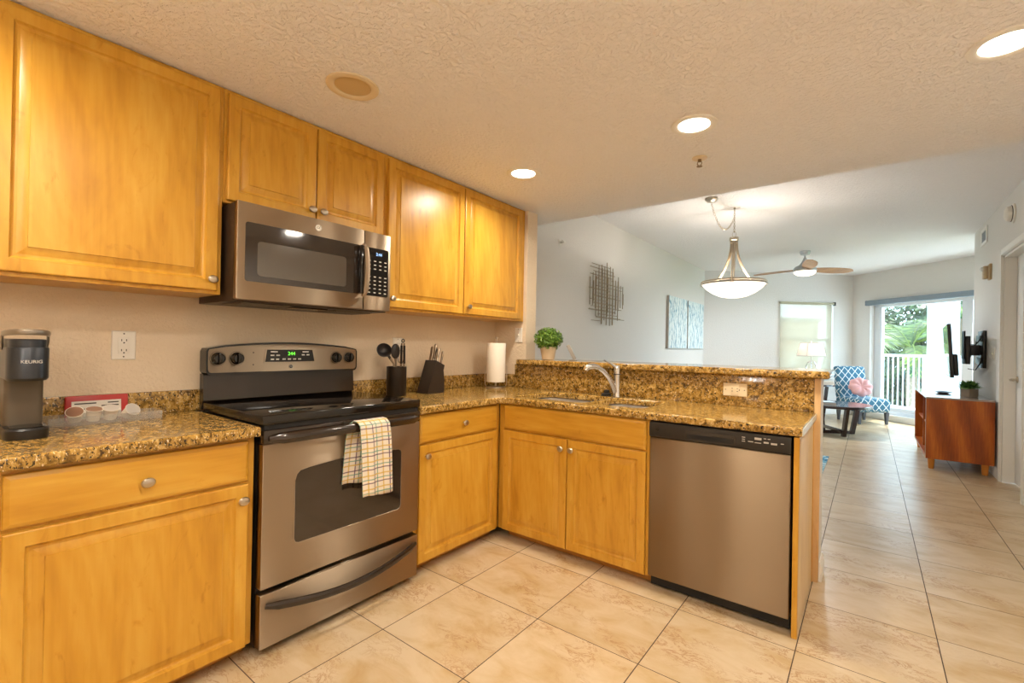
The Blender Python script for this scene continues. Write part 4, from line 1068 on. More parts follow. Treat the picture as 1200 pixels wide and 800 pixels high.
b = B(); b.lathe([(r_, z+zb) for r_, z in prof] + [(r_-0.005, z+0.004+zb) for r_, z in reversed(prof[1:])] , seg=48, cap=False)
M_BOWL = pmat('lit_glass_bowl', lin(250, 240, 222), 0.4, emit=(1.0, 0.92, 0.80, 1), estr=0.95)
obj('glass_bowl', b, M_BOWL, t)
ld = bpy.data.lights.new('pendant_bulb', 'POINT'); ld.energy = 18; ld.color = (1, 0.94, 0.88); ld.shadow_soft_size = 0.05
lo = bpy.data.objects.new('pendant_bulb', ld); C.objects.link(lo); lo.parent = t; lo.location = P(0.04, 0, 1.885)

# ------------------------------------------------------------------ ceiling fan
t = thing('ceiling_fan', 'three-blade ceiling fan with wood blades and a lit dome in the living room', 'ceiling fan', (-0.80, 8.12, 2.37))
zb = -2.37
b = B(); b.lathe([(0.075, ZL-0.0008+zb), (0.072, ZL-0.02+zb), (0.058, ZL-0.055+zb), (0.020, ZL-0.065+zb)], seg=28); obj('canopy', b, M_SILVER, t)
b = B(); b.lathe([(0.013, ZL-0.06+zb), (0.013, 2.63+zb)], seg=12); obj('downrod', b, M_SILVER, t)
b = B(); b.lathe([(0.020, 2.645+zb), (0.030, 2.62+zb), (0.050, 2.575+zb), (0.080, 2.535+zb), (0.125, 2.515+zb), (0.150, 2.49+zb), (0.158, 2.465+zb), (0.156, 2.445+zb), (0.145, 2.436+zb)], seg=36)
obj('motor_housing', b, M_SILVER, t)
b = B(); b.lathe([(0.146, 2.435+zb), (0.142, 2.415+zb), (0.115, 2.390+zb), (0.07, 2.376+zb), (0.004, 2.371+zb)], seg=36); obj('light_dome', b, pmat('lit_dome', lin(255, 246, 230), 0.4, emit=(1, 0.88, 0.70, 1), estr=1.7), t)
M_BLADE = wood('fan_blade_wood', 0, lin(150, 104, 62), lin(186, 136, 88), lin(202, 156, 108), 0.4)
for k in range(3):
    a = math.radians(42+120*k); M = Matrix.Rotation(a, 4, 'Z') @ Matrix.Translation((0, 0, 2.475+zb)) @ Matrix.Rotation(math.radians(-17), 4, 'X')
    out = []; NB = 14
    for i in range(NB+1):
        q = i/NB; x = 0.125+0.665*q; hw = 0.045+0.052*math.sin(PI*min(1, q*0.8+0.08))
        if q > 0.82: hw *= math.sqrt(max(0.0, 1-((q-0.82)/0.18)**2))*0.96+0.04
        out.append((x, hw))
    poly = [(x, h) for x, h in out] + [(x, -h*0.8) for x, h in reversed(out)]
    b = B(); b.prism(poly, -0.004, 0.004); b.xf(M); bo = obj('blade', b, M_BLADE, t)
ld = bpy.data.lights.new('fan_bulb', 'AREA'); ld.shape = 'DISK'; ld.size = 0.2; ld.energy = 30; ld.color = (0.95, 0.97, 1.0)
lo = bpy.data.objects.new('fan_bulb', ld); C.objects.link(lo); lo.parent = t; lo.location = (0, 0, 2.366+zb)

# ------------------------------------------------------------------ blinds
def shade_mat():
    m, n, l, b = new_mat('sheer_shade_cloth'); b.inputs['Base Color'].default_value = lin(202, 196, 178); b.inputs['Roughness'].default_value = 0.9
    tr = n.new('ShaderNodeBsdfTransparent'); tr.inputs[0].default_value = (0.95, 0.92, 0.86, 1)
    tl = n.new('ShaderNodeBsdfTranslucent'); tl.inputs[0].default_value = lin(188, 180, 162)
    t = n.new('ShaderNodeTexCoord'); z = noise(n, l, mapping(n, l, t.outputs['Object'], (300, 300, 300)), 1.0, 1)
    m1 = n.new('ShaderNodeMixShader'); m1.inputs[0].default_value = 0.45; l.new(b.outputs[0], m1.inputs[1]); l.new(tl.outputs[0], m1.inputs[2])
    m2 = n.new('ShaderNodeMixShader'); l.new(mth(n, l, 'MULTIPLY_ADD', z, 0.3, 0.14), m2.inputs[0]); l.new(m1.outputs[0], m2.inputs[1]); l.new(tr.outputs[0], m2.inputs[2])
    l.new(m2.outputs[0], n['Material Output'].inputs[0]); return m
def diag_thing(name, label, cat, s, d, z, F, u):
    p = F @ Vector((s, d, z)); return thing(name, label, cat, p, math.atan2(u.y, u.x))
t = diag_thing('roller_shade', 'sheer beige roller shade lowered over the left window', 'window shade', (WD0+WD1)/2, -0.028, 0.74, FD, UD)
hw = (WD1-WD0)/2
sgn = 1
b = B(); b.box(-hw+0.055, hw+0.02, 0.0, 0.0012, 0.0, 1.42); obj('shade_cloth', b, shade_mat(), t)
b = B(); b.tube([(-hw+0.015, 0, 1.435), (hw+0.03, 0, 1.435)], 0.021, 14); obj('roller_tube', b, pmat('shade_roll', lin(178, 172, 148), 0.8), t)
b = B(); b.box(-hw-0.015, -hw+0.012, -0.025, 0.024, 1.395, 1.465, 0.003); obj('end_bracket', b, M_BLACKS, t)
b = B(); b.box(-hw+0.055, hw+0.02, -0.006, 0.006, -0.012, 0.008, 0.003); obj('hem_bar', b, pmat('hem', lin(190, 184, 164), 0.7), t)
t = diag_thing('window_valance', 'blue-grey rolled blind valance above the sliding glass door', 'blind', SL0-0.01, -0.045, 2.12, FS, US)
b = B(); b.prism([(-0.044, 0.004), (-0.044, 0.078), (-0.036, 0.090), (0.040, 0.090), (0.040, 0.0), (-0.036, 0.0)], 0, 3.3, 'x'); obj('cassette', b, pmat('blue_grey_vinyl', lin(132, 146, 158), 0.5), t)
b = B(); b.prism([(-0.047, 0.0), (-0.047, 0.082), (-0.036, 0.094), (0.041, 0.094), (0.041, -0.002), (-0.036, -0.002)], -0.012, -0.0005, 'x'); obj('end_cap', b, pmat('end_cap_grey', lin(110, 122, 134), 0.5), t)

# ------------------------------------------------------------------ living room furniture
M_ESP = pmat('espresso_wood', lin(56, 40, 38), 0.25, coat=0.3)
M_ESPTOP = pmat('espresso_top', lin(66, 58, 60), 0.16, coat=0.5)
t = thing('coffee_table', 'round dark coffee table with a slanted trestle base', 'coffee table', (-0.43, 8.42, 0), math.radians(20))
b = B(); b.lathe([(0.47, 0.412), (0.485, 0.416), (0.485, 0.448), (0.478, 0.453), (0.001, 0.4535)], seg=56); obj('table_top', b, M_ESPTOP, t)
for k in range(2):
    M = Matrix.Rotation(PI/2*k+0.2, 4, 'Z')
    for s in (-1, 1):
        b = B(); b.prism([(s*0.24, 0.0), (s*0.30, 0.0), (s*0.38, 0.411), (s*0.32, 0.411)], -0.022, 0.022, 'y'); b.xf(M); obj('leg', b, M_ESP, t)
    b = B(); b.box(-0.238, 0.238, -0.021, 0.021, 0.0+0.046*0, 0.045, 0.002); b.xf(M @ Matrix.Translation((0, 0, 0.0006+0.0455*k))); obj('foot_rail', b, M_ESP, t)
t = thing('end_table', 'small round dark end table under the table lamp', 'end table', (-0.80, 9.86, 0), 0.3)
b = B(); b.lathe([(0.31, 0.618), (0.325, 0.622), (0.325, 0.646), (0.318, 0.650), (0.001, 0.6505)], seg=48); obj('table_top', b, M_ESPTOP, t)
for k in range(4):
    M = Matrix.Rotation(PI/2*k+0.3, 4, 'Z')
    b = B(); b.prism([(0.14, 0.0), (0.185, 0.0), (0.255, 0.617), (0.21, 0.617)], -0.018, 0.018, 'y'); b.xf(M); obj('leg', b, M_ESP, t)
b = B(); b.torus((0, 0, 0.12), 0.16, 0.012, 28, 6); obj('foot_ring', b, M_ESP, t)

def book(label, loc, rz, wx, wy, th, cover, group):
    t = thing('book', label, 'book', loc, rz, group)
    b = B(); b.box(-wx/2+0.004, wx/2-0.003, -wy/2+0.003, wy/2-0.003, 0.003, th-0.003); obj('pages', b, pmat('pages', lin(226, 220, 208), 0.8), t)
    b = B(); b.box(-wx/2, wx/2, -wy/2, wy/2, 0.0006, 0.003); b.box(-wx/2, wx/2, -wy/2, wy/2, th-0.003, th); b.box(-wx/2, -wx/2+0.003, -wy/2, wy/2, 0.003, th-0.003); obj('cover', b, cover, t)
book('white and pale blue book lying on the coffee table', (-0.56, 8.14, 0.454), 0.5, 0.30, 0.22, 0.042, pmat('pale_blue_cover', lin(186, 204, 222), 0.4), None)
book('grey hardback at the bottom of the pair on the end table', (-0.60, 9.72, 0.651), 0.2, 0.22, 0.17, 0.034, pmat('grey_cover', lin(160, 154, 146), 0.5), 'books on the end table')
book('cream hardback on top of the pair on the end table', (-0.60, 9.72, 0.686), 0.35, 0.20, 0.15, 0.026, pmat('cream_cover', lin(206, 200, 188), 0.5), 'books on the end table')

t = thing('table_lamp', 'table lamp with a white square shade and silver stem on the end table', 'lamp', (-0.86, 9.98, 0.651), 0.6)
b = B(); b.lathe([(0.085, 0.0006), (0.085, 0.014), (0.04, 0.022), (0.014, 0.04), (0.010, 0.10), (0.022, 0.13), (0.010, 0.16), (0.009, 0.50), (0.012, 0.505), (0.004, 0.75), (0.009, 0.755), (0.002, 0.77)], seg=20); obj('stem', b, M_CHROME, t)
for s in (-1, 1):
    b = B(); b.tube([(s*0.010, 0, 0.40), (s*0.05, 0, 0.385), (s*0.085, 0, 0.33), (s*0.095, 0, 0.25), (s*0.06, 0, 0.16), (s*0.012, 0, 0.13)], [0.006, 0.010, 0.013, 0.013, 0.010, 0.006], 8); obj('scroll_arm', b, M_CHROME, t)
def sq(h, z, r): return [Vector((x, y, z)) for x, y in rrect(-h, h, -h, h, r, 3)]
b = B(); b.loft([sq(0.178, 0.495, 0.03), sq(0.138, 0.735, 0.025)], False, False)
m, n_, l_, bs = new_mat('lampshade_linen'); bs.inputs['Base Color'].default_value = lin(244, 238, 232); bs.inputs['Roughness'].default_value = 0.9
tl = n_.new('ShaderNodeBsdfTranslucent'); tl.inputs[0].default_value = lin(244, 232, 222); mx = n_.new('ShaderNodeMixShader'); mx.inputs[0].default_value = 0.5
l_.new(bs.outputs[0], mx.inputs[1]); l_.new(tl.outputs[0], mx.inputs[2]); l_.new(mx.outputs[0], n_['Material Output'].inputs[0])
sh = obj('lamp_shade', b, m, t)
b = B()
for z, h, r in ((0.495, 0.179, 0.03), (0.735, 0.139, 0.025)):
    q = sq(h, z, r); b.tube(q+[q[0]], 0.003, 5, cap=False)
for sx in (-1, 1):
    for sy in (-1, 1): b.tube([(sx*0.172, sy*0.172, 0.495), (sx*0.133, sy*0.133, 0.735)], 0.002, 5)
obj('shade_binding', b, pmat('grey_binding', lin(120, 112, 110), 0.7), sh)
b = B(); b.ball((0, 0, 0.58), 0.035, 14, 10, (1, 1, 1.3)); obj('bulb', b, pmat('lit_bulb', lin(255, 244, 226), 0.4, emit=(1, 0.85, 0.65, 1), estr=3.0), t)
ld = bpy.data.lights.new('lamp_bulb', 'POINT'); ld.energy = 1.5; ld.color = (1, 0.75, 0.55); ld.shadow_soft_size = 0.04
lo = bpy.data.objects.new('lamp_bulb', ld); C.objects.link(lo); lo.parent = t; lo.location = (0.0, 0.0, 0.655)

def trellis(name, rotated):
    m, n, l, b = new_mat(name)
    t = n.new('ShaderNodeUVMap'); sp = n.new('ShaderNodeSeparateXYZ'); l.new(t.outputs[0], sp.inputs[0])
    u, v = sp.outputs[0], sp.outputs[1]; S = 0.125
    def line(e):
        q = mth(n, l, 'FRACT', mth(n, l, 'DIVIDE', e, S)); return mth(n, l, 'LESS_THAN', mth(n, l, 'ABSOLUTE', mth(n, l, 'SUBTRACT', q, 0.5)), 0.062)
    f = mth(n, l, 'MAXIMUM', line(mth(n, l, 'MULTIPLY_ADD', v, 0.85, u)), line(mth(n, l, 'MULTIPLY_ADD', v, -0.85, u)))
    l.new(mix(n, l, f, lin(62, 112, 138), lin(226, 232, 230)), b.inputs['Base Color']); b.inputs['Roughness'].default_value = 0.85
    return m
M_TREL = trellis('blue_trellis_fabric', False)
def box_uv(o):
    me = o.data; uv = me.uv_layers.new(name='UVMap') if not me.uv_layers else me.uv_layers[0]
    for p in me.polygons:
        nx, ny, nz = (abs(c) for c in p.normal)
        for li in p.loop_indices:
            co = me.vertices[me.loops[li].vertex_index].co
            uv.data[li].uv = (co.y, co.z) if nx >= ny and nx >= nz else ((co.x, co.z) if ny >= nz else (co.x, co.y))
# slipper chair; local front is -y
t = thing('slipper_chair', 'armless blue slipper chair with white trellis pattern by the sliding door', 'chair', (-0.105, 10.15, 0), math.radians(38))
b = B(); b.box(-0.285, 0.285, -0.32, 0.28, 0.205, 0.435, 0.055, 5)
for v in b.bm.verts:
    if v.co.z > 0.35: v.co.z += 0.015*math.cos(v.co.x/0.285*1.4)*math.cos(v.co.y/0.3*1.2)
s_ = obj('seat', b, M_TREL, t); box_uv(s_)
b = B(); b.box(-0.270, 0.270, 0.17, 0.30, 0.40, 0.985, 0.050, 5)
b.xf(Matrix.Translation((0, 0.2, 0.42)) @ Matrix.Rotation(-0.17, 4, 'X') @ Matrix.Translation((0, -0.2, -0.42)))
s_ = obj('backrest', b, M_TREL, t); box_uv(s_)
M_CLEG = pmat('dark_grey_leg', lin(70, 74, 82), 0.4)
for sx in (-1, 1):
    for y in (-0.27, 0.24):
        b = B(); b.loft([[Vector((sx*0.235+a*0.016, y+c*0.016, 0)) for a, c in ((-1, -1), (1, -1), (1, 1), (-1, 1))], [Vector((sx*0.235+a*0.027, y+c*0.027, 0.207)) for a, c in ((-1, -1), (1, -1), (1, 1), (-1, 1))]]); obj('leg', b, M_CLEG, t)
t = thing('cushion', 'round pink tufted cushion leaning on the blue chair', 'cushion', (-0.085, 10.06, 0.462), math.radians(30))
b = B(); rings = []
for i in range(15):
    a = -PI/2+PI*i/14; ring = []
    for k in range(36):
        th = 2*PI*k/36; rr = 0.19*math.cos(a)**0.75 if abs(math.cos(a)) > 1e-6 else 0.002
        pleat = 1+0.05*math.cos(th*8)*math.cos(a)
        tt = 0.085*math.sin(a)*(1-0.65*max(0, 1-rr/0.11))*(1+0.22*math.cos(th*8)*min(1, rr/0.06))
        ring.append(Vector((max(rr, 0.002)*pleat*math.cos(th), tt, 0.17+max(rr, 0.002)*0.9*pleat*math.sin(th))))
    rings.append(ring)
b.loft(rings); b.xf(Matrix.Rotation(-0.42, 4, 'X')); obj('cushion_cover', b, pmat('pink_velvet', lin(222, 170, 168), 0.85), t, sharp=80)
obj('button', B().ball((0, -0.098, 0.137), 0.014, 10, 8), pmat('pink_button', lin(206, 148, 148), 0.8), t)

# rug
m, n_, l_, bs = new_mat('blue_rug')
tc = n_.new('ShaderNodeTexCoord')
z = noise(n_, l_, tc.outputs['Object'], 5, 3, 0.6, 2.0); r_ = ramp(n_, [(0.40, lin(30, 110, 150)), (0.5, lin(120, 180, 200)), (0.56, lin(206, 222, 226))]); l_.new(z, r_.inputs[0]); l_.new(r_.outputs[0], bs.inputs['Base Color']); bs.inputs['Roughness'].default_value = 0.95
tag(obj('area_rug', B().box(-2.2, -0.365, 4.1, 6.48, 0.0008, 0.010, 0.003), m), 'blue and white patterned rug, only a corner showing past the bar', 'rug')

# media console
t = thing('media_console', 'cherry wood media console with open shelves and a pale glossy top', 'tv stand', (0.495, 6.56, 0))
L_, W_ = 1.49, 0.525
def part(name, m, x0, x1, y0, y1, z0, z1, bev=0.002): return obj(name, B().box(x0, x1, y0, y1, z0, z1, bev, 1), m, t)
M_CHTOP = pmat('glossy_top', lin(170, 150, 136), 0.12, coat=0.6)
part('end_board', M_CHERRY, 0.0, W_, 0.0, 0.022, 0.112, 0.752)
part('end_board', M_CHERRY, 0.0, W_, L_-0.022, L_, 0.112, 0.752)
part('top_board', M_CHTOP, -0.002, W_, -0.002, L_+0.002, 0.753, 0.770)
part('bottom_board', M_CHERRY, 0.0, W_, 0.023, L_-0.023, 0.112, 0.137)
part('back_board', M_CHERRY, W_-0.014, W_-0.002, 0.023, L_-0.023, 0.138, 0.752)
part('divider', M_CHERRY, 0.03, W_-0.015, L_*0.5-0.010, L_*0.5+0.010, 0.138, 0.752)
part('shelf', M_CHERRY, 0.04, W_-0.015, 0.0235, L_*0.5-0.011, 0.43, 0.448)
part('shelf', M_CHERRY, 0.04, W_-0.015, L_*0.5+0.011, L_-0.0235, 0.43, 0.448)
part('front_edging', pmat('pale_edging', lin(206, 190, 172), 0.3), -0.003, -0.0005, 0.0, 0.022, 0.112, 0.752, 0)
for x, y in ((0.05, 0.05), (W_-0.06, 0.05), (0.05, L_-0.05), (W_-0.06, L_-0.05)):
    obj('leg', B().lathe([(0.020, 0.0), (0.024, 0.004), (0.032, 0.1115)], (x, y, 0), seg=18), M_OAKLEG, t)
t = thing('media_box', 'flat dark remote tray on the media console top', 'tray', (0.70, 7.30, 0.7702))
b = B(); b.lathe([(0.055, 0.0006), (0.085, 0.012), (0.098, 0.020), (0.092, 0.020), (0.06, 0.008), (0.001, 0.007)], seg=28, sx=0.8, sy=1.3); obj('dish', b, M_BLACKS, t)
t = thing('planter', 'green succulent in a square grey wood box on the media console', 'plant', (0.875, 6.93, 0.7702), 0.64)
b = B(); b.box(-0.052, 0.052, -0.052, 0.052, 0.0006, 0.088, 0.003); obj('box', b, pmat('weathered_grey_wood', lin(138, 124, 108), 0.7, bump=(40, 0.3)), t)
b = B()
for k in range(420):
    a = random.uniform(0, 2*PI); el = random.uniform(0.05, 1.3); ln = random.uniform(0.07, 0.14)
    d = Vector((math.cos(a)*math.cos(el), math.sin(a)*math.cos(el), math.sin(el)*0.8)); base = Vector((random.uniform(-.035, .035), random.uniform(-.035, .035), 0.087))
    sd_ = d.cross(Vector((0, 0, 1))).normalized()*0.009
    mid = base + d*ln*0.6 + Vector((0, 0, 0.01)); tip = base + d*ln - Vector((0, 0, 0.012*math.cos(el)))
    b.quad(base, mid-sd_, tip, mid+sd_)
obj('leaves', b, leafmat('succulent', lin(46, 92, 44), lin(90, 140, 62), lin(150, 188, 104)), t)

# TV on an arm mount
M_TVB = pmat('tv_plastic', lin(34, 38, 42), 0.35)
t = thing('television', 'flat television on a swivel arm above the media console, seen almost edge-on', 'tv', (0.765, 7.45, 0.97), math.radians(-93.5))
# local: screen faces -y, width along x; tilted down
Mt = Matrix.Translation((0, 0, 0.0)) @ Matrix.Rotation(0.055, 4, 'X')
b = B(); b.box(-0.54, 0.54, -0.012, 0.020, 0.0, 0.60, 0.004, M=Mt); 
b.box(-0.50, 0.50, 0.0205, 0.062, 0.02, 0.26, 0.012, M=Mt); tv = obj('housing', b, M_TVB, t)
b = B(); b.box(-0.531, 0.531, -0.0140, -0.0125, 0.012, 0.592, M=Mt); obj('screen', b, pmat('dark_screen', lin(12, 14, 16), 0.04, spec=1.0), t)
t = thing('tv_wall_mount', 'black articulated mount bracket fixing the television to the right wall', 'tv mount', (XR, 7.32, 1.08))
b = B(); b.box(-0.030, -0.001, -0.16, 0.16, 0.0, 0.42, 0.004); obj('wall_plate', b, M_BLACKS, t)
b = B()
for z in (0.05, 0.30): b.box(-0.050, -0.0305, -0.12, 0.12, z, z+0.07, 0.004)
obj('clamp', b, pmat('mount_grey', lin(120, 130, 130), 0.4, 0.6), t)
b = B(); b.box(-0.125, -0.0305, -0.03, 0.03, 0.14, 0.26, 0.006); obj('arm', b, M_BLACKS, t)
b = B(); b.box(-0.165, -0.126, -0.13, 0.13, 0.04, 0.36, 0.006); obj('swivel_bracket', b, M_BLACKS, t)
b = B(); b.box(-0.176, -0.166, -0.10, 0.10, 0.10, 0.42, 0.002); obj('tv_plate', b, M_BLACKS, t)
for i, (z0, z1, o_) in enumerate(((0.10, -0.02, -0.19), (0.34, 0.26, -0.17), (0.30, 0.12, 0.19))):
    b = B(); b.tube([(-0.035, o_*0.8, z0+0.05), (-0.045, o_, (z0+z1)/2+0.04), (-0.09, o_*0.95, z1), (-0.150, o_*0.8, z1+0.01)], 0.005, 6); obj('cable', b, M_BLACKM, t)

# right wall fittings
outlet('white switch plate on the right wall between mount and door casing', 'switch', (XR, 6.79, 1.243), -R90, M_WHITEPL, 0.110, 0.120, 'switch')
t = thing('strobe_alarm', 'tan wall alarm with a clear strobe, beside the white vent', 'fire alarm', (XR, 6.98, 2.04), -R90)
b = B(); b.box(-0.050, 0.050, -0.022, -0.0008, 0.0, 0.17, 0.004); obj('back_box', b, pmat('alarm_tan', lin(186, 160, 118), 0.5), t)
b = B(); b.box(-0.085, -0.005, -0.060, -0.0225, 0.015, 0.155, 0.008); obj('horn', b, pmat('alarm_beige', lin(200, 180, 146), 0.5), t)
b = B(); b.ball((-0.045, -0.066, 0.125), 0.024, 14, 10, (1, 0.7, 1)); obj('strobe_lens', b, pmat('strobe', lin(236, 240, 240), 0.1), t)
t = thing('smoke_detector', 'round white smoke detector high on the right wall above the door', 'smoke detector', (XR, 6.02, 2.525), -R90)
b = B(); b.lathe([(0.088, 0.0008), (0.088, 0.012), (0.080, 0.016)], ax='y', seg=32); obj('mounting_base', b, M_WHITEPL, t)
b = B(); b.lathe([(0.070, 0.0165), (0.072, 0.030), (0.066, 0.050), (0.045, 0.062), (0.001, 0.066)], ax='y', seg=32); obj('sensor_dome', b, M_WHITEPL, t)
b = B(); b.lathe([(0.074, 0.018), (0.074, 0.022)], ax='y', seg=32); obj('grille_gap', b, M_SLOT, t)
t = thing('wall_vent', 'small white air vent high on the right wall', 'vent', (XR, 7.36, 2.49), -R90)
b = B()
for x0, x1, z0, z1 in ((-0.165, -0.125, 0, 0.19), (0.125, 0.165, 0, 0.19), (-0.125, 0.125, 0, 0.035), (-0.125, 0.125, 0.155, 0.19)): b.box(x0, x1, -0.010, -0.0008, z0, z1, 0.002)
vf = obj('vent_frame', b, M_TRIM, t)
b = B()
for k in range(7): b.box(-0.124, 0.124, -0.008, -0.003, 0.038+k*0.0165, 0.047+k*0.0165)
b.box(-0.124, 0.124, -0.002, -0.0009, 0.036, 0.154); obj('louvres', b, pmat('vent_grey', lin(150, 158, 164), 0.5), vf)

# ------------------------------------------------------------------ outside
M_RAIL = pmat('white_railing', lin(196, 200, 202), 0.4)
M_CONC = pmat('balcony_concrete', lin(218, 214, 208), 0.8, bump=(20, 0.2))
M_STUCCO = pmat('white_stucco', lin(176, 182, 184), 0.8, bump=(60, 0.2))
p0 = CN + NS*0.18
b = B()
poly = []
for s, d in ((-1.8, 0.18), (-1.8, 1.75), (4.6, 1.75), (4.6, 0.18)): q = CN + US*s + NS*d; poly.append((q.x, q.y))
b.prism(poly, -0.22, -0.03)
struct('floor_balcony', b, M_CONC)
def railing(label, A, u, nrm, length, nb):
    t = thing('balcony_railing', label, 'railing', (A.x, A.y, -0.03), math.atan2(u.y, u.x))
    obj('top_rail', B().box(0, length, -0.030, 0.030, 1.185, 1.235, 0.008), M_RAIL, t)
    obj('bottom_rail', B().box(0, length, -0.020, 0.020, 0.10, 0.145, 0.004), M_RAIL, t)
    for x in (0.03, length-0.03): obj('post', B().box(x-0.028, x+0.028, -0.028, 0.028, 0.0, 1.184, 0.003), M_RAIL, t)
    for k in range(nb):
        x = 0.03+(length-0.06)*(k+1)/(nb+1)
        obj('baluster', B().box(x-0.010, x+0.010, -0.010, 0.010, 0.146, 1.184, 0.002), M_RAIL, t)
RD = 1.55
railing('white balcony railing outside the sliding door, left of the column', CN+US*(-1.75)+NS*RD, US, NS, 1.93, 16)
railing('white balcony railing right of the round column', CN+US*0.80+NS*RD, US, NS, 2.6, 21)
q = CN+US*0.485+NS*RD
b = B(); b.lathe([(0.235, -0.03), (0.235, 3.2)], (q.x, q.y, 0), seg=40)
struct('column', b, M_STUCCO)

struct('ground', B().box(-80, 80, 13.9, 120, -7.2, -7.0), pmat('lawn', lin(86, 112, 52), 0.9, bump=(4, 0.5)))
M_FROND = leafmat('palm_frond', lin(34, 62, 14), lin(66, 98, 22), lin(118, 136, 38), 0.45, 0.4)
M_FRONDD = leafmat('palm_frond_deep', lin(20, 42, 20), lin(40, 66, 30), lin(68, 92, 46), 0.45, 0.35)
M_BARK = pmat('palm_bark', lin(130, 112, 90), 0.9, bump=(14, 0.6, 0.05))
def frond(b, base, az, el, ln, droop, wdt, n_leaf, rng):
    pts = []; p = Vector(base); a = el; N = 12
    for i in range(N+1):
        pts.append(p.copy()); d = Vector((math.cos(az)*math.cos(a), math.sin(az)*math.cos(a), math.sin(a))); p = p + d*(ln/N); a -= droop/N
    b.tube(pts, [0.018*(1-0.85*i/N) for i in range(N+1)], 5)
    side = Vector((-math.sin(az), math.cos(az), 0))
    for k in range(n_leaf):
        q = 0.12+0.86*k/(n_leaf-1); f = q*N; i = min(int(f), N-1); pp = pts[i].lerp(pts[i+1], f-i)
        t = (pts[i+1]-pts[i]).normalized(); up = side.cross(t)
        lw = wdt*math.sin(PI*min(1.0, 0.12+q*0.86))**0.7
        for s in (-1, 1):
            d = (side*s + t*(0.55+0.4*q) - up*rng.uniform(0.05, 0.35)*(1 if up.z > 0 else -1)).normalized()
            e = pp + d*lw*rng.uniform(0.85, 1.1); e.z -= lw*0.18
            m_ = pp.lerp(e, 0.45); wv = t*0.018*(1+ln/3)
            b.quad(pp, m_+wv, e, m_-wv)
def palm(label, x, y, ztop, n_f, ln, mat, seed, sp=(0.0, 1.25)):
    rng = random.Random(seed)
    t = thing('palm_tree', label, 'palm tree', (x, y, -7.0), 0, 'palm trees beyond the balcony')
    b = B(); h = ztop+7.0
    b.tube([(0, 0, 0), (0.12, 0.05, h*0.5), (0.02, 0.0, h)], [0.22, 0.15, 0.12], 12); obj('trunk', b, M_BARK, t)
    b = B()
    for k in range(n_f):
        az = 2*PI*k*0.382+rng.uniform(-.2, .2); el = sp[0]+(sp[1]-sp[0])*((k*0.618) % 1.0)
        frond(b, (0.02, 0, h), az, el, ln*rng.uniform(0.85, 1.1), rng.uniform(1.0, 1.7), ln*0.24, 42, rng)
    obj('crown', b, mat, t)
    b = B()
    for k in range(6): b.ball((0.02+rng.uniform(-.16, .16), rng.uniform(-.16, .16), h-0.16+rng.uniform(-.08, .06)), 0.09, 10, 8, (1, 1, 1.25))
    obj('coconuts', b, pmat('coconut_green', lin(176, 168, 84), 0.5), t)
palm('bright yellow-green coconut palm straight beyond the sliding door', 0.9, 16.6, 1.35, 26, 2.2, M_FROND, 3)
palm('palm tree behind the round column and television', 4.9, 16.9, 2.4, 24, 1.9, M_FROND, 5)
palm('tall palm tree far back on the right', 2.6, 23.4, 3.0, 22, 2.3, M_FRONDD, 6)
M_BUSH = leafmat('shade_tree_leaf', lin(24, 42, 22), lin(44, 68, 34), lin(76, 98, 54), 0.5, 0.3)
def tree(label, x, y, z, rx, rz_, nl, seed, size=0.16):
    rng = random.Random(seed)
    t = thing('leafy_tree', label, 'tree', (x, y, -7.0), 0, 'leafy trees beyond the balcony')
    b = B(); b.tube([(0, 0, 0), (0.1, 0, (z+7)*0.6), (0, 0, z+7)], [0.28, 0.2, 0.08], 10)
    for k in range(5):
        a = 2*PI*k/5; b.tube([(0.05, 0, (z+7)*0.62), (rx*0.4*math.cos(a), rx*0.4*math.sin(a), z+7-rz_*0.1), (rx*0.7*math.cos(a), rx*0.7*math.sin(a), z+7+rz_*0.3)], [0.10, 0.06, 0.02], 6)
    obj('trunk', b, M_BARK, t)
    b = B(); blobs = [(Vector((rng.uniform(-.55, .55)*rx, rng.uniform(-.55, .55)*rx, z+7+rng.uniform(-.6, .6)*rz_)), rng.uniform(0.35, 0.55)) for _ in range(14)]
    for k in range(nl):
        c, s = blobs[k % len(blobs)]; d = Vector((rng.gauss(0, 1), rng.gauss(0, 1), rng.gauss(0, 1))).normalized()
        p = c + Vector((d.x*rx*s, d.y*rx*s, d.z*rz_*s))*rng.uniform(0.75, 1.05)
        leaf(b, p, d+Vector((0, 0, 0.6)), size*rng.uniform(0.7, 1.2), 0.5, rng)
    obj('crown', b, M_BUSH, t)
tree('broad leafy tree filling the gap below the palms', 1.5, 28.0, 1.2, 3.6, 5.4, 14000, 11, 0.15)
tree('slim leafy tree beside the neighbouring building', -0.45, 20.6, 1.2, 1.0, 3.8, 4200, 12, 0.15)
tree('leafy tree at the right, behind the television', 6.9, 21.0, 0.9, 1.7, 4.6, 5500, 13, 0.18)
tree('leafy tree far right behind the palms', 9.2, 27.0, 1.5, 2.6, 4.6, 4200, 14, 0.2)


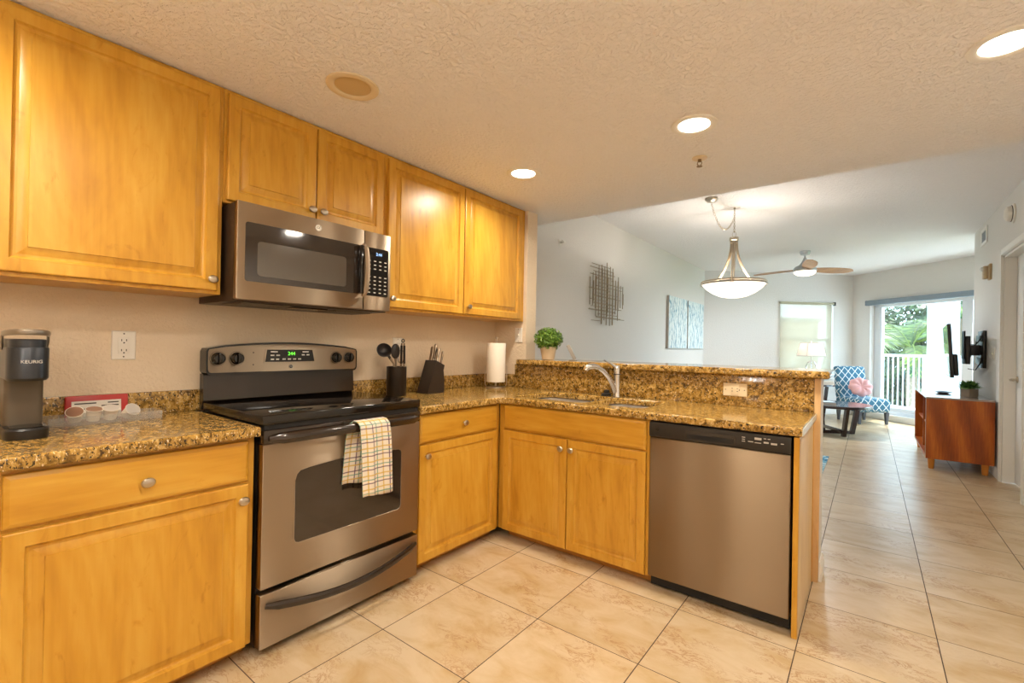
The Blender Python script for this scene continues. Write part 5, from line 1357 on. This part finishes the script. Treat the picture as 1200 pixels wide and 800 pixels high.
# the neighbouring building seen through the roller shade
M_CREAM = pmat('cream_stucco', lin(196, 176, 158), 0.85, bump=(8, 0.15))
q = CN + UD*1.9 + ND*7.0
t = thing('apartment_building', 'cream neighbouring building seen through the roller shade', 'building', (q.x, q.y, -7.0), math.atan2(UD.y, UD.x))
b = B(); b.box(-6.6, 3.0, -4.0, -0.001, 0.0, 9.3); obj('facade', b, M_CREAM, t)
obj('roof_cornice', B().box(-6.7, 3.1, -4.1, 0.12, 9.301, 9.42, 0.02), M_STUCCO, t)
for x in (-5.0, -2.2, 0.8):
    for z in (2.0, 5.2):
        wf = obj('window_surround', B().box(x-0.65, x+0.65, 0.0, 0.05, z-0.05, z+1.55, 0.01), M_STUCCO, t)
        obj('window_glass', B().box(x-0.55, x+0.55, 0.051, 0.06, z+0.05, z+1.45), M_GLASSDK, wf)
Mr = FD @ Vector((0.2, 1.45, 0))
b = B()
poly = []
for s, d in ((-0.15, 0.15), (-0.15, 1.65), (3.4, 1.65), (3.4, 0.15)): q = FD @ Vector((s, d, 0)); poly.append((q.x, q.y))
b.prism(poly, -0.22, -0.035); struct('floor_terrace', b, M_CONC)
A_ = FD @ Vector((0.15, 1.5, 0)); railing('white terrace railing outside the left window, behind the shade', Vector((A_.x, A_.y)), UD, ND, 2.9, 24)

# daylight portals in the two window openings
def portal(s0, s1, z0, z1, F, u, nrm, d):
    ld = bpy.data.lights.new('daylight_portal', 'AREA'); ld.shape = 'RECTANGLE'; ld.size = s1-s0; ld.size_y = z1-z0; ld.cycles.is_portal = True
    o = bpy.data.objects.new('daylight_portal', ld); C.objects.link(o)
    o.location = F @ Vector(((s0+s1)/2, d, (z0+z1)/2))
    zax = Vector((nrm.x, nrm.y, 0)); yax = Vector((0, 0, 1)); xax = yax.cross(zax)
    M = Matrix((xax, yax, zax)).transposed().to_4x4(); M.translation = o.location; o.matrix_world = M
portal(SL0, SL1, 0.1, 2.14, FS, US, NS, 0.175)
portal(WD0, WD1, 0.72, 2.2, FD, UD, ND, 0.145)
